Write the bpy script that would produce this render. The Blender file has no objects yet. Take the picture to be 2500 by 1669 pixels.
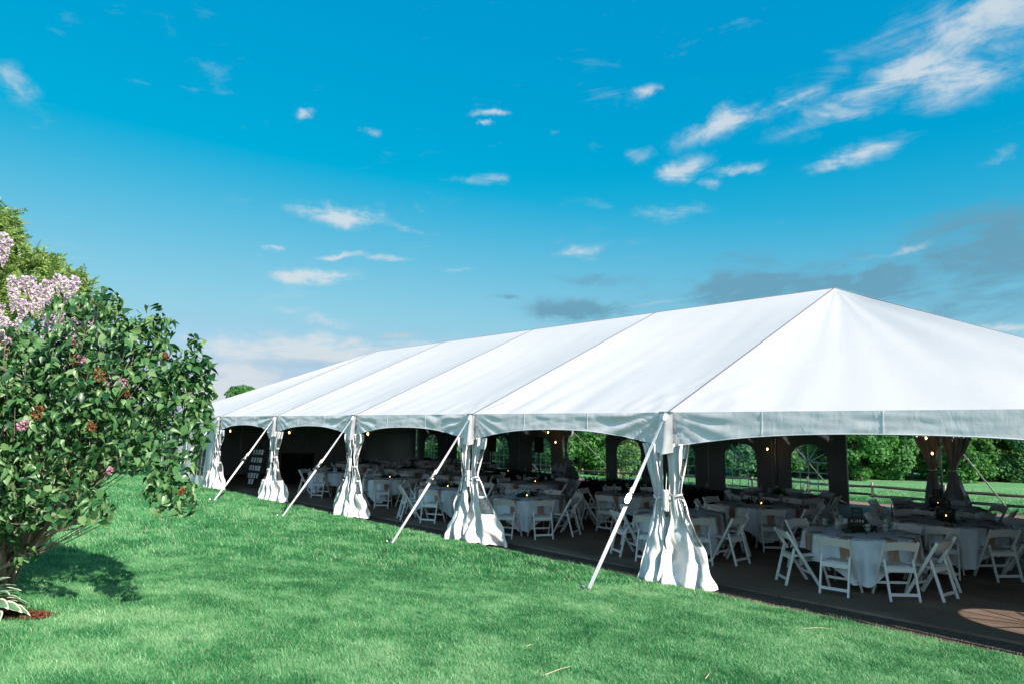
import bpy, bmesh, math, random
import numpy as np
from mathutils import Vector, Matrix, noise as mnoise
random.seed(7)
rng = np.random.default_rng(11)
SC = bpy.context.scene
COL = SC.collection
R = math.radians
PI = math.pi

# ------------------------------------------------------------------ camera
CAM = np.array([6.0367, -8.5935, 2.2787]); YAW, PITCH, ROLL = 0.833851, 0.1163, 0.00526
FPX = 1683.1                      # focal length in pixels of the 2500 wide photograph
fw = np.array([-math.sin(YAW)*math.cos(PITCH), math.cos(YAW)*math.cos(PITCH), math.sin(PITCH)])
rt = np.cross(fw, [0, 0, 1.0]); rt /= np.linalg.norm(rt); up = np.cross(rt, fw)
rt, up = rt*math.cos(ROLL)+up*math.sin(ROLL), -rt*math.sin(ROLL)+up*math.cos(ROLL)
cd = bpy.data.cameras.new('camera'); cam = bpy.data.objects.new('camera', cd); COL.objects.link(cam)
cam.matrix_world = Matrix(((rt[0], up[0], -fw[0], CAM[0]), (rt[1], up[1], -fw[1], CAM[1]), (rt[2], up[2], -fw[2], CAM[2]), (0, 0, 0, 1)))
cd.sensor_width = 36; cd.lens = FPX/2500*36; cd.clip_end = 6000; cd.clip_start = 0.05
SC.camera = cam

def pray(sx, sy):
    return fw + rt*((sx-1250)/FPX) + up*((834.5-sy)/FPX)
def at(sx, sy, depth):
    """world point seen at photo position (sx, sy), depth metres along the view axis"""
    return CAM + pray(sx, sy)*depth

# ------------------------------------------------------------------ light
SUN_EL = R(31); SUN_H = np.array([1.0, -0.055]); SUN_H /= np.linalg.norm(SUN_H)
sd = np.array([SUN_H[0]*math.cos(SUN_EL), SUN_H[1]*math.cos(SUN_EL), math.sin(SUN_EL)])
sl = bpy.data.lights.new('sun', 'SUN'); sl.energy = 4.9; sl.angle = R(0.55); sl.color = (1.0, 0.89, 0.81)
so = bpy.data.objects.new('sun', sl); COL.objects.link(so)
so.rotation_euler = Vector(sd).to_track_quat('Z', 'Y').to_euler(); so.location = (20, -5, 30)

wd = bpy.data.worlds.new('World'); SC.world = wd; wd.use_nodes = True
nt = wd.node_tree; nt.nodes.clear()
class G:
    """tiny node-graph helper"""
    def __init__(s, nt): s.nt = nt
    def n(s, t, **k):
        x = s.nt.nodes.new(t)
        for a, b in k.items(): setattr(x, a, b)
        return x
    def put(s, sock, v):
        if isinstance(v, bpy.types.NodeSocket): s.nt.links.new(v, sock)
        elif v is not None: sock.default_value = v
    def m(s, op, a, b=None, c=None, clamp=False):
        x = s.n('ShaderNodeMath', operation=op); x.use_clamp = clamp
        s.put(x.inputs[0], a); s.put(x.inputs[1], b)
        if c is not None: s.put(x.inputs[2], c)
        return x.outputs[0]
    def vm(s, op, a, b=None):
        x = s.n('ShaderNodeVectorMath', operation=op); s.put(x.inputs[0], a)
        if b is not None: s.put(x.inputs[1], b)
        return x.outputs['Value'] if op in ('DOT_PRODUCT', 'LENGTH') else x.outputs[0]
    def mix(s, f, a, b, blend='MIX'):
        x = s.n('ShaderNodeMix', data_type='RGBA', blend_type=blend)
        s.put(x.inputs[0], f); s.put(x.inputs[6], a); s.put(x.inputs[7], b)
        return x.outputs[2]
    def ramp(s, f, stops, interp='LINEAR'):
        x = s.n('ShaderNodeValToRGB'); x.color_ramp.interpolation = interp
        e = x.color_ramp.elements
        while len(e) > 1: e.remove(e[-1])
        e[0].position = stops[0][0]; e[0].color = stops[0][1]
        for p, c in stops[1:]:
            q = e.new(p); q.color = c
        s.put(x.inputs[0], f); return x.outputs[0]
    def noise(s, vec, scale, detail=4, rough=.55, dist=0, out=0):
        x = s.n('ShaderNodeTexNoise'); s.put(x.inputs['Vector'], vec)
        x.inputs['Scale'].default_value = scale; x.inputs['Detail'].default_value = detail
        x.inputs['Roughness'].default_value = rough; x.inputs['Distortion'].default_value = dist
        return x.outputs[out]
    def comb(s, x, y, z=0.0):
        c = s.n('ShaderNodeCombineXYZ'); s.put(c.inputs[0], x); s.put(c.inputs[1], y); s.put(c.inputs[2], z); return c.outputs[0]
    def smooth(s, v, a, b):
        x = s.n('ShaderNodeMapRange', interpolation_type='SMOOTHSTEP'); s.put(x.inputs[0], v)
        s.put(x.inputs[1], a); s.put(x.inputs[2], b); return x.outputs[0]
def c4(r, g, b): return (r, g, b, 1)

g = G(nt)
sky = g.n('ShaderNodeTexSky', sky_type='NISHITA'); sky.sun_disc = False
sky.sun_elevation = SUN_EL; sky.sun_rotation = math.atan2(SUN_H[0], SUN_H[1])
sky.altitude = 100; sky.air_density = 1.0; sky.dust_density = 0.6; sky.ozone_density = 1.6
dirv = g.n('ShaderNodeTexCoord').outputs['Generated']
sep = g.n('ShaderNodeSeparateXYZ'); g.put(sep.inputs[0], dirv)
az = g.m('ARCTAN2', sep.outputs[0], sep.outputs[1]); el = g.m('ARCSINE', sep.outputs[2])
ae = g.comb(az, el)
SKYTINT = c4(0.50, 1.22, 1.22)
base0 = g.mix(1.0, sky.outputs[0], SKYTINT, 'MULTIPLY')
sc_ = g.n('ShaderNodeSeparateColor'); g.put(sc_.inputs[0], base0)
cc_ = g.n('ShaderNodeCombineColor')
g.put(cc_.inputs[0], g.m('MAXIMUM', g.m('MULTIPLY', g.m('SUBTRACT', sc_.outputs[0], .88), 1.5), 0.0))
g.put(cc_.inputs[1], g.m('ADD', g.m('ADD', g.m('MULTIPLY', sc_.outputs[1],   .40), 1.14), g.m('MULTIPLY', g.m('MAXIMUM', g.m('SUBTRACT', sc_.outputs[1], 7.6), 0.0), 1.3)))
g.put(cc_.inputs[2], g.m('ADD', g.m('ADD', g.m('MULTIPLY', sc_.outputs[2], .19), 3.15), g.m('MULTIPLY', g.m('MAXIMUM', g.m('SUBTRACT', sc_.outputs[2], 9.8), 0.0), 1.2)))
sc2 = g.n('ShaderNodeSeparateColor'); g.put(sc2.inputs[0], cc_.outputs[0]); cc2 = g.n('ShaderNodeCombineColor')
g.put(cc2.inputs[0], sc2.outputs[0]); g.put(cc2.inputs[1], g.m('MINIMUM', sc2.outputs[1], g.m('MULTIPLY', sc2.outputs[2], .80))); g.put(cc2.inputs[2], sc2.outputs[2])
base = cc2.outputs[0]
# the sky pales and warms a little near the horizon
def azel(sx, sy):
    d = pray(sx, sy); d = d/np.linalg.norm(d)
    return math.atan2(d[0], d[1]), math.asin(d[2])
fine = g.noise(g.comb(g.m('MULTIPLY', az, 1.0), g.m('MULTIPLY', el, 1.9)), 9, 8, .62, .6)
wisp = g.noise(g.comb(g.m('ADD', az, g.m('MULTIPLY', el, -.55)), g.m('MULTIPLY', el, 3.6)), 7, 7, .6, .9)
nz = g.m('ADD', g.m('MULTIPLY', fine, .45), g.m('MULTIPLY', wisp, .55))
nzc = g.smooth(nz, .36, .66)
wv = g.noise(ae, 11, 5, .6, out=1); wsep = g.n('ShaderNodeSeparateColor'); g.put(wsep.inputs[0], wv)
azw = g.m('ADD', az, g.m('MULTIPLY', g.m('SUBTRACT', wsep.outputs[0], .5), .13))
elw = g.m('ADD', el, g.m('MULTIPLY', g.m('SUBTRACT', wsep.outputs[1], .5), .045))
def blobs(lst):
    tot = None
    for (dx, dy, rx, ry, ang, amp) in lst:
        a0, e0 = azel(dx*1.0643, dy*1.0643)
        a1, e1 = azel((dx+rx)*1.0643, dy*1.0643); a2, e2 = azel(dx*1.0643, (dy-ry)*1.0643)
        RX = math.hypot((a1-a0), 0)+1e-4; RY = abs(e2-e0)+1e-4
        da = g.m('SUBTRACT', azw, a0); de = g.m('SUBTRACT', elw, e0)
        ca, sa = math.cos(ang), math.sin(ang)
        u = g.m('DIVIDE', g.m('ADD', g.m('MULTIPLY', da, ca), g.m('MULTIPLY', de, sa)), RX)
        v = g.m('DIVIDE', g.m('SUBTRACT', g.m('MULTIPLY', de, ca), g.m('MULTIPLY', da, sa)), RY)
        d2 = g.m('ADD', g.m('MULTIPLY', u, u), g.m('MULTIPLY', v, v))
        f = g.m('MULTIPLY', g.m('POWER', 2.718, g.m('MULTIPLY', d2, -1.0)), amp)
        tot = f if tot is None else g.m('MAXIMUM', tot, f)
    return tot
white = [(2050, 195, 300, 36, .22, 1.1), (1800, 235, 150, 34, .30, .95), (2230, 165, 190, 60, .12, 1.05), (2230, 50, 260, 95, .1, .80), (1680, 275, 110, 30, .4, .9), (2060, 90, 120, 40, .2, .5),
         (1497, 210, 42, 18, .2, .85), (1560, 398, 70, 24, .3, .85), (1680, 385, 70, 14, .1, .75), (1970, 345, 140, 30, .15, .85), (1455, 352, 50, 16, 0, .5),
         (1540, 487, 80, 24, .0, .75), (1320, 575, 55, 16, .15, .8), (1105, 410, 45, 16, 0, .6), (1120, 262, 36, 9, 0, .7), (1112, 290, 15, 8, 0, .8), (709, 266, 26, 13, 0, .85),
         (785, 497, 95, 22, -.12, 1.0), (930, 520, 34, 8, 0, .6), (822, 591, 80, 8, 0, .95), (740, 634, 88, 17, .06, 1.1), (628, 564, 45, 6, 0, .75), (1060, 614, 70, 8, 0, .6),
         (800, 742, 170, 18, -.1, .85), (760, 805, 360, 38, .02, 1.35), (520, 850, 170, 44, .05, 1.3), (500, 900, 190, 50, 0, 1.3), (1302, 298, 22, 8, 0, .6), (850, 305, 20, 12, 0, .45),
         (40, 175, 55, 55, .6, .62), (2300, 352, 60, 18, .2, .75), (2290, 762, 120, 14, -.1, .95), (2050, 575, 110, 9, .2, .72), (1520, 700, 60, 8, 0, .6), (1625, 415, 30, 14, 0, .6)]
grey = [(1900, 655, 500, 70, .03, 1.35), (2250, 575, 240, 105, .12, 1.3), (1330, 715, 140, 28, 0, 1.2), (1400, 640, 130, 18, -.05, .72), (1155, 685, 48, 6, 0, .7),
        (1700, 590, 160, 30, .0, .6), (2250, 700, 200, 60, 0, .9), (860, 755, 120, 16, 0, .5), (700, 835, 260, 22, 0, .55)]
fw_ = g.smooth(g.m('MULTIPLY', blobs(white), g.m('ADD', g.m('MULTIPLY', nzc, 1.35), .22)), .10, 1.15)
fg_ = g.smooth(g.m('MULTIPLY', blobs(grey), g.m('ADD', g.m('MULTIPLY', nzc, 1.35), .28)), .10, 1.15)
# thin general cloud; brighter low cloud added outside the frame as fill light
cover = g.m('MULTIPLY', g.smooth(nz, .56, .74), .22)
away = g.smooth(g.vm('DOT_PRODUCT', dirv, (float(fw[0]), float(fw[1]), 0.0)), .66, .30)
fill_bank = g.m('MULTIPLY', g.m('MULTIPLY', g.smooth(el, .95, .15), away), g.m('ADD', g.m('MULTIPLY', nzc, .70), .30))
cover = g.m('MAXIMUM', cover, fill_bank)
hz = g.smooth(el, .37, -.02)
SKYK = 5.7
def ck(r, g_, b): return c4(r*SKYK, g_*SKYK, b*SKYK)
c0 = g.mix(g.m('MULTIPLY', hz, .60), base, ck(.36, .62, .80))
c1 = g.mix(g.m('MULTIPLY', fg_, .85), c0, ck(.15, .36, .50))
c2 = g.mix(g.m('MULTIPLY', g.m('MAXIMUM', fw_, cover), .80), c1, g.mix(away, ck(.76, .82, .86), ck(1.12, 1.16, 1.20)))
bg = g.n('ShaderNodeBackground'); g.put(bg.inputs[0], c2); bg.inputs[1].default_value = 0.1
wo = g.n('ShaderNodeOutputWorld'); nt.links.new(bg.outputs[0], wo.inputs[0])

SC.view_settings.view_transform = 'Standard'; SC.view_settings.look = 'None'
SC.view_settings.gamma = 1; SC.view_settings.use_curve_mapping = False
SC.view_settings.exposure = 0.72
SC.render.engine = 'CYCLES'
SC.cycles.max_bounces = 7; SC.cycles.diffuse_bounces = 1; SC.cycles.transparent_max_bounces = 24
SC.cycles.caustics_reflective = False; SC.cycles.caustics_refractive = False

# ------------------------------------------------------------------ materials
def mat(name, col, rough=.6, metal=0, var=0, vscale=3, bump=0, bscale=40, spec=.5, coords='Object', emit=None, sheen=0):
    m = bpy.data.materials.new(name); m.use_nodes = True
    nt = m.node_tree; q = G(nt); b = nt.nodes['Principled BSDF']
    b.inputs['Roughness'].default_value = rough; b.inputs['Metallic'].default_value = metal
    b.inputs['Specular IOR Level'].default_value = spec
    tc = q.n('ShaderNodeTexCoord').outputs[coords] if coords != 'Pos' else q.n('ShaderNodeNewGeometry').outputs['Position']
    if var:
        f = q.noise(tc, vscale, 5, .6)
        lo = tuple(c*(1-var) for c in col)+(1,); hi = tuple(min(1, c*(1+var)) for c in col)+(1,)
        q.put(b.inputs['Base Color'], q.ramp(f, [(.3, lo), (.7, hi)]))
    else: b.inputs['Base Color'].default_value = (*col, 1)
    if bump:
        bp = q.n('ShaderNodeBump'); bp.inputs['Strength'].default_value = bump; bp.inputs['Distance'].default_value = .01
        q.put(bp.inputs['Height'], q.noise(tc, bscale, 4, .6)); nt.links.new(bp.outputs[0], b.inputs['Normal'])
    if emit:
        b.inputs['Emission Color'].default_value = (*emit[0], 1); b.inputs['Emission Strength'].default_value = emit[1]
    return m
def foliage_mat(name, cols, trans=.35, rough=.45, scale=1.2, coords='Pos', spec=.35, rnd=.5):
    m = bpy.data.materials.new(name); m.use_nodes = True
    nt = m.node_tree; q = G(nt); b = nt.nodes['Principled BSDF']
    ge = q.n('ShaderNodeNewGeometry'); pos = ge.outputs['Position']
    f = q.noise(pos, scale, 4, .6)
    r_ = ge.outputs['Random Per Island']
    f2 = q.m('ADD', q.m('MULTIPLY', f, 1-rnd), q.m('MULTIPLY', r_, rnd))
    n = len(cols)
    col = q.ramp(f2, [(.22+.56*i/(n-1), c4(*c)) for i, c in enumerate(cols)])
    q.put(b.inputs['Base Color'], col); b.inputs['Roughness'].default_value = rough
    b.inputs['Specular IOR Level'].default_value = spec
    tr = q.n('ShaderNodeBsdfTranslucent'); q.put(tr.inputs[0], q.mix(1.0, col, c4(1.3, 1.35, .8), 'MULTIPLY'))
    mx = q.n('ShaderNodeMixShader'); mx.inputs[0].default_value = trans
    nt.links.new(b.outputs[0], mx.inputs[1]); nt.links.new(tr.outputs[0], mx.inputs[2])
    nt.links.new(mx.outputs[0], nt.nodes['Material Output'].inputs[0])
    return m
def clear_mat(name, alpha=.16, tint=(.86, .93, .95), rough=.08, body=(.7, .78, .8)):
    """thin clear sheet: mostly see-through, a little milky, with a real reflection"""
    m = bpy.data.materials.new(name); m.use_nodes = True
    nt = m.node_tree; q = G(nt); nt.nodes.remove(nt.nodes['Principled BSDF'])
    t = q.n('ShaderNodeBsdfTransparent'); t.inputs[0].default_value = (*tint, 1)
    d = q.n('ShaderNodeBsdfDiffuse'); d.inputs[0].default_value = (*body, 1)
    gl = q.n('ShaderNodeBsdfGlossy'); gl.inputs['Roughness'].default_value = rough
    fr = q.n('ShaderNodeFresnel'); bf = q.n('ShaderNodeNewGeometry').outputs['Backfacing']
    q.put(fr.inputs[0], q.m('SUBTRACT', 1.45, q.m('MULTIPLY', bf, 1.45-1/1.45)))
    a = q.n('ShaderNodeMixShader'); a.inputs[0].default_value = alpha
    nt.links.new(t.outputs[0], a.inputs[1]); nt.links.new(d.outputs[0], a.inputs[2])
    b = q.n('ShaderNodeMixShader'); nt.links.new(fr.outputs[0], b.inputs[0])
    nt.links.new(a.outputs[0], b.inputs[1]); nt.links.new(gl.outputs[0], b.inputs[2])
    nt.links.new(b.outputs[0], nt.nodes['Material Output'].inputs[0])
    return m
def vinyl_mat(name, col, rough=.38, wr=.35, dirt_=.90):
    """coated fabric with fine creases and a trace of dirt"""
    m = bpy.data.materials.new(name); m.use_nodes = True
    nt = m.node_tree; q = G(nt); b = nt.nodes['Principled BSDF']
    pos = q.n('ShaderNodeNewGeometry').outputs['Position']
    dirt = q.noise(pos, 1.3, 6, .65)
    q.put(b.inputs['Base Color'], q.ramp(dirt, [(.25, c4(*(c*dirt_ for c in col))), (.6, c4(*col))]))
    b.inputs['Roughness'].default_value = rough; b.inputs['Specular IOR Level'].default_value = .45
    st = q.vm('MULTIPLY', pos, (1.0, 1.0, .35))
    h = q.m('ADD', q.noise(st, 5, 5, .55, .8), q.m('MULTIPLY', q.noise(pos, 26, 3, .5), .18))
    bp = q.n('ShaderNodeBump'); bp.inputs['Strength'].default_value = wr; bp.inputs['Distance'].default_value = .05
    q.put(bp.inputs['Height'], h); nt.links.new(bp.outputs[0], b.inputs['Normal'])
    return m
M = {}
M['roof'] = vinyl_mat('roof vinyl', (.685, .655, .62), .5, .06, .965)
M['vinyl'] = vinyl_mat('wall vinyl', (.88, .85, .83), .38, .12)
M['valance'] = vinyl_mat('valance vinyl', (.88, .85, .83), .40, .14)
M['sidewall'] = vinyl_mat('shaded sidewall vinyl', (.27, .285, .29), .5, .16)  # white wall vinyl darkened to stand in for the dim interior
M['backcurtain'] = vinyl_mat('far curtain vinyl', (.40, .44, .46), .5, .16)  # curtain vinyl with the far side's shade put into the colour
M['clear'] = clear_mat('clear window film', .09)
M['glass'] = clear_mat('thin glass', .07, (.93, .97, .97), .03)
M['bar'] = mat('white window bar', (.78, .79, .79), .5)
def _bar():
    m = bpy.data.materials.new('translucent window bar'); m.use_nodes = True; nt = m.node_tree; q = G(nt); b = nt.nodes['Principled BSDF']
    b.inputs['Base Color'].default_value = (.82, .82, .8, 1); t = q.n('ShaderNodeBsdfTranslucent'); t.inputs[0].default_value = (.85, .85, .82, 1); x = q.n('ShaderNodeMixShader'); x.inputs[0].default_value = .6
    nt.links.new(b.outputs[0], x.inputs[1]); nt.links.new(t.outputs[0], x.inputs[2]); nt.links.new(x.outputs[0], nt.nodes['Material Output'].inputs[0]); return m
M['winbar'] = _bar()
M['alu'] = mat('aluminium', (.42, .44, .45), .38, .85, var=.08)
M['alu_dark'] = mat('grey frame aluminium', (.16, .17, .17), .5, .6, var=.1)
M['seam'] = mat('keder track', (.13, .14, .15), .5)
M['strap'] = mat('white polyester webbing', (.80, .76, .73), .55, var=.04, vscale=30, bump=.3, bscale=200)
M['steel'] = mat('bright steel', (.62, .60, .57), .16, 1.0)
M['resin'] = mat('white resin', (.86, .86, .85), .38, var=.04, vscale=5)
M['seatpad'] = mat('seat vinyl', (.66, .66, .64), .45)
M['cushion'] = mat('black cushion', (.012, .012, .013), .8)
M['cloth'] = mat('white table linen', (.76, .84, .93), .85, var=.04, bump=.25, bscale=9, spec=.15)
M['dark_cloth'] = mat('black table linen', (.008, .008, .010), .9, spec=.1, bump=.2, bscale=8)
M['napkin'] = mat('blush napkin linen', (.42, .27, .20), .9, var=.07, vscale=20, bump=.3, bscale=60, spec=.1)
M['runner'] = mat('taupe place mat', (.16, .13, .115), .9, spec=.1)
M['black'] = mat('matt black metal', (.012, .012, .012), .45)
M['plastic_black'] = mat('black plastic', (.015, .015, .016), .55)
M['paper'] = mat('white card', (.80, .82, .84), .7)
M['ink'] = mat('printed ink', (.03, .035, .05), .8)
M['bluecard'] = mat('pale blue card', (.42, .60, .82), .7)
M['bulb'] = mat('warm lamp', (1, .7, .35), .4, emit=((1.0, .50, .18), 9))
M['flame'] = mat('candle flame', (1, .6, .2), .4, emit=((1.0, .45, .12), 10))
M['candle'] = mat('wax', (.75, .70, .60), .5)
M['wood_grey'] = mat('weathered rail wood', (.055, .043, .034), .9, var=.35, vscale=14, bump=.6, bscale=30, coords='Pos')
M['wood_post'] = mat('pale post wood', (.42, .33, .26), .85, var=.25, vscale=12, bump=.5, bscale=30, coords='Pos')
M['bark'] = mat('bark', (.15, .105, .075), .9, var=.35, vscale=20, bump=.7, bscale=45)
M['bark_pale'] = mat('pale bark', (.36, .27, .205), .85, var=.3, vscale=18, bump=.6, bscale=45)
M['bark_far'] = mat('tree bark', (.09, .07, .055), .9)
M['fan'] = mat('fan grille', (.55, .57, .56), .4)
M['soil'] = mat('dark soil', (.03, .022, .015), .95)

# ------------------------------------------------------------------ mesh helpers
class MB:
    def __init__(s): s.v = []; s.f = []; s.mi = []; s.cur = 0
    def quad(s, *p):
        i = len(s.v); s.v += [tuple(x) for x in p]; s.f.append(tuple(range(i, i+len(p)))); s.mi.append(s.cur); return s
    def box(s, x0, x1, y0, y1, z0, z1):
        i = len(s.v)
        s.v += [(x, y, z) for z in (z0, z1) for y in (y0, y1) for x in (x0, x1)]
        for f in ((0, 2, 3, 1), (4, 5, 7, 6), (0, 1, 5, 4), (2, 6, 7, 3), (0, 4, 6, 2), (1, 3, 7, 5)):
            s.f.append(tuple(i+k for k in f)); s.mi.append(s.cur)
        return s
    def beam(s, a, b, w, h, upv=(0, 0, 1), taper=1.0):
        """rectangular bar from a to b: w across, h along the up vector"""
        a = Vector(a); b = Vector(b); d = (b-a).normalized(); u = Vector(upv)
        if abs(d.dot(u)) > .98: u = Vector((1, 0, 0))
        x = d.cross(u).normalized(); y = x.cross(d).normalized(); i = len(s.v)
        for p, k in ((a, 1.0), (b, taper)):
            for sx, sy in ((-1, -1), (1, -1), (1, 1), (-1, 1)):
                s.v.append(tuple(p + x*sx*w/2*k + y*sy*h/2*k))
        for f in ((0, 1, 2, 3), (7, 6, 5, 4), (0, 4, 5, 1), (1, 5, 6, 2), (2, 6, 7, 3), (3, 7, 4, 0)):
            s.f.append(tuple(i+k for k in f)); s.mi.append(s.cur)
        return s
    def tube(s, pts, rad, n=8, cap=True):
        pts = [Vector(p) for p in pts]; m = len(pts)
        rad = [rad]*m if not hasattr(rad, '__len__') else rad
        i0 = len(s.v); prev = None
        for k, p in enumerate(pts):
            d = (pts[min(k+1, m-1)]-pts[max(k-1, 0)]).normalized()
            if prev is None:
                u = Vector((0, 0, 1)) if abs(d.z) < .9 else Vector((1, 0, 0))
                x = d.cross(u).normalized()
            else: x = (prev - d*prev.dot(d)).normalized()
            prev = x; y = d.cross(x)
            for j in range(n):
                a = 2*PI*j/n; s.v.append(tuple(p + (x*math.cos(a)+y*math.sin(a))*rad[k]))
        for k in range(m-1):
            for j in range(n):
                a = i0+k*n+j; b = i0+k*n+(j+1) % n
                s.f.append((a, b, b+n, a+n)); s.mi.append(s.cur)
        if cap:
            s.f.append(tuple(i0+j for j in range(n))[::-1]); s.mi.append(s.cur)
            s.f.append(tuple(i0+(m-1)*n+j for j in range(n))); s.mi.append(s.cur)
        return s
    def lathe(s, prof, c=(0, 0, 0), n=14):
        i0 = len(s.v); m = len(prof)
        for r_, z in prof:
            for j in range(n):
                a = 2*PI*j/n; s.v.append((c[0]+r_*math.cos(a), c[1]+r_*math.sin(a), c[2]+z))
        for k in range(m-1):
            for j in range(n):
                a = i0+k*n+j; b = i0+k*n+(j+1) % n
                s.f.append((a, b, b+n, a+n)); s.mi.append(s.cur)
        return s
    def grid(s, fn, nu, nv, keep=None):
        i0 = len(s.v)
        for j in range(nv+1):
            for i in range(nu+1): s.v.append(tuple(fn(i/nu, j/nv)))
        for j in range(nv):
            for i in range(nu):
                if keep and not keep(i, j): continue
                a = i0+j*(nu+1)+i; s.f.append((a, a+1, a+nu+2, a+nu+1)); s.mi.append(s.cur)
        return s
    def mesh(s, name, mats, smooth=False):
        me = bpy.data.meshes.new(name); me.from_pydata(s.v, [], s.f)
        for m_ in (mats if isinstance(mats, (list, tuple)) else [mats]): me.materials.append(m_)
        if any(s.mi): me.polygons.foreach_set('material_index', s.mi)
        if smooth: me.polygons.foreach_set('use_smooth', [True]*len(s.f))
        me.validate(); me.update(); return me
    def build(s, name, mats, parent=None, smooth=False, loc=None, bevel=0):
        return link(name, s.mesh(name, mats, smooth), parent, loc, bevel)
def link(name, me, parent=None, loc=None, bevel=0):
    o = bpy.data.objects.new(name, me); COL.objects.link(o)
    if parent is not None: o.parent = parent
    if loc is not None: o.location = loc
    if bevel:
        b = o.modifiers.new('bevel', 'BEVEL'); b.width = bevel; b.segments = 2; b.limit_method = 'ANGLE'
    return o
def tag(o, label=None, cat=None, group=None, kind=None):
    if label: o['label'] = label
    if cat: o['category'] = cat
    if group: o['group'] = group
    if kind: o['kind'] = kind
    return o
def thing(name, label, cat, loc=(0, 0, 0), rz=0, group=None):
    o = bpy.data.objects.new(name, None); COL.objects.link(o); o.location = loc; o.rotation_euler = (0, 0, rz)
    o.empty_display_size = .2
    return tag(o, label, cat, group)
KIDS = {}
def copy_tree(o, parent=None):
    c = o.copy(); COL.objects.link(c)
    if parent is not None: c.parent = parent
    if o.name not in KIDS: KIDS[o.name] = list(o.children)
    for ch in KIDS[o.name]: copy_tree(ch, c)
    return c
def nz3(x, y, z=0): return mnoise.noise(Vector((x, y, z)))
def np_mesh(name, V, F, mats, smooth=False, mi=None):
    """fast mesh from numpy arrays, F of shape (n, 3) or (n, 4)"""
    me = bpy.data.meshes.new(name); V = np.asarray(V, dtype=np.float32); F = np.asarray(F, dtype=np.int32); k = F.shape[1]
    me.vertices.add(len(V)); me.vertices.foreach_set('co', V.ravel())
    me.loops.add(F.size); me.loops.foreach_set('vertex_index', F.ravel())
    me.polygons.add(len(F)); me.polygons.foreach_set('loop_start', np.arange(0, F.size, k, dtype=np.int32))
    me.polygons.foreach_set('loop_total', np.full(len(F), k, dtype=np.int32))
    for m_ in (mats if isinstance(mats, (list, tuple)) else [mats]): me.materials.append(m_)
    if mi is not None: me.polygons.foreach_set('material_index', np.asarray(mi, dtype=np.int32))
    if smooth: me.polygons.foreach_set('use_smooth', np.ones(len(F), dtype=bool))
    me.update(calc_edges=True); me.validate(); return me
def frames(n_dir, spin):
    """orthonormal frames (N,3,3) with third axis n_dir, spun by angle"""
    n_ = n_dir/np.linalg.norm(n_dir, axis=1, keepdims=True)
    a = np.where(np.abs(n_[:, 2:3]) < .9, np.array([[0, 0, 1.0]]), np.array([[1.0, 0, 0]]))
    x = np.cross(a, n_); x /= np.linalg.norm(x, axis=1, keepdims=True); y = np.cross(n_, x)
    c, s = np.cos(spin)[:, None], np.sin(spin)[:, None]
    return np.stack([x*c+y*s, -x*s+y*c, n_], axis=2)
def scatter(base_v, base_f, P, Fr, S):
    """copies of a small shape at points P with frames Fr and sizes S, as one vertex/face array"""
    base_v = np.asarray(base_v, float); base_f = np.asarray(base_f, int); n = len(P); k = len(base_v)
    V = np.einsum('nij,kj->nki', Fr, base_v)*np.asarray(S)[:, None, None] + P[:, None, :]
    F = (base_f[None]+(np.arange(n)*k)[:, None, None]).reshape(-1, base_f.shape[1])
    return V.reshape(-1, 3), F

# ------------------------------------------------------------------ terrain
def sstep(t): t = np.clip(t, 0, 1); return t*t*(3-2*t)
def terrain(x, y):
    x = np.asarray(x, float); y = np.asarray(y, float)
    d = -y-.19
    lawn = np.where(d > 0, .112*np.minimum(d, 9)+.02*np.clip(d-9, 0, 30), 0)-.0
    lawn = lawn*(1-.35*sstep((-x-22)/30))
    back = -1.22*sstep((y-13.4)/9.0)
    dist = np.hypot(x-CAM[0], y-CAM[1])
    back = back-np.where(y > 20, 3.13*sstep((dist-30)/66), 0)
    z = np.where(y < 0, lawn, back)
    inside = (y > -.195) & (y < 13.3) & (x > -25.5) & (x < 7.4)
    z = np.where(inside, -.14, z)
    return z+.012*np.sin(x*1.3+.6*y)*np.sin(y*1.7)*(~inside)

# ------------------------------------------------------------------ ground
def lines(cuts):
    out = []
    for a, b, st in cuts: out += list(np.arange(a, b, st))
    return np.array(sorted(set(np.round(out, 4))))
gx = lines([(-2500, -300, 200), (-300, -60, 20), (-60, -28, 2), (-28, 12, .5), (12, 40, 2), (40, 300, 20), (300, 2600, 200)])
gy = lines([(-600, -60, 60), (-60, -16, 4), (-16, -.4, .4), (-.29, -.15, .03), (-.1, 0, .08), (0, 13.3, 1.9), (13.3, 13.5, .1), (13.5, 30, .75), (30, 120, 5), (120, 400, 40), (400, 3000, 250)])
X, Y = np.meshgrid(gx, gy); Z = terrain(X, Y)
V = np.stack([X, Y, Z], 2).reshape(-1, 3); nxg, nyg = len(gx), len(gy)
ii, jj = np.meshgrid(np.arange(nxg-1), np.arange(nyg-1)); a = (jj*nxg+ii).ravel()
F = np.stack([a, a+1, a+nxg+1, a+nxg], 1)
GREENS = [(.020, .070, .028), (.038, .125, .045), (.070, .190, .070), (.130, .240, .110)]
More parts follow.
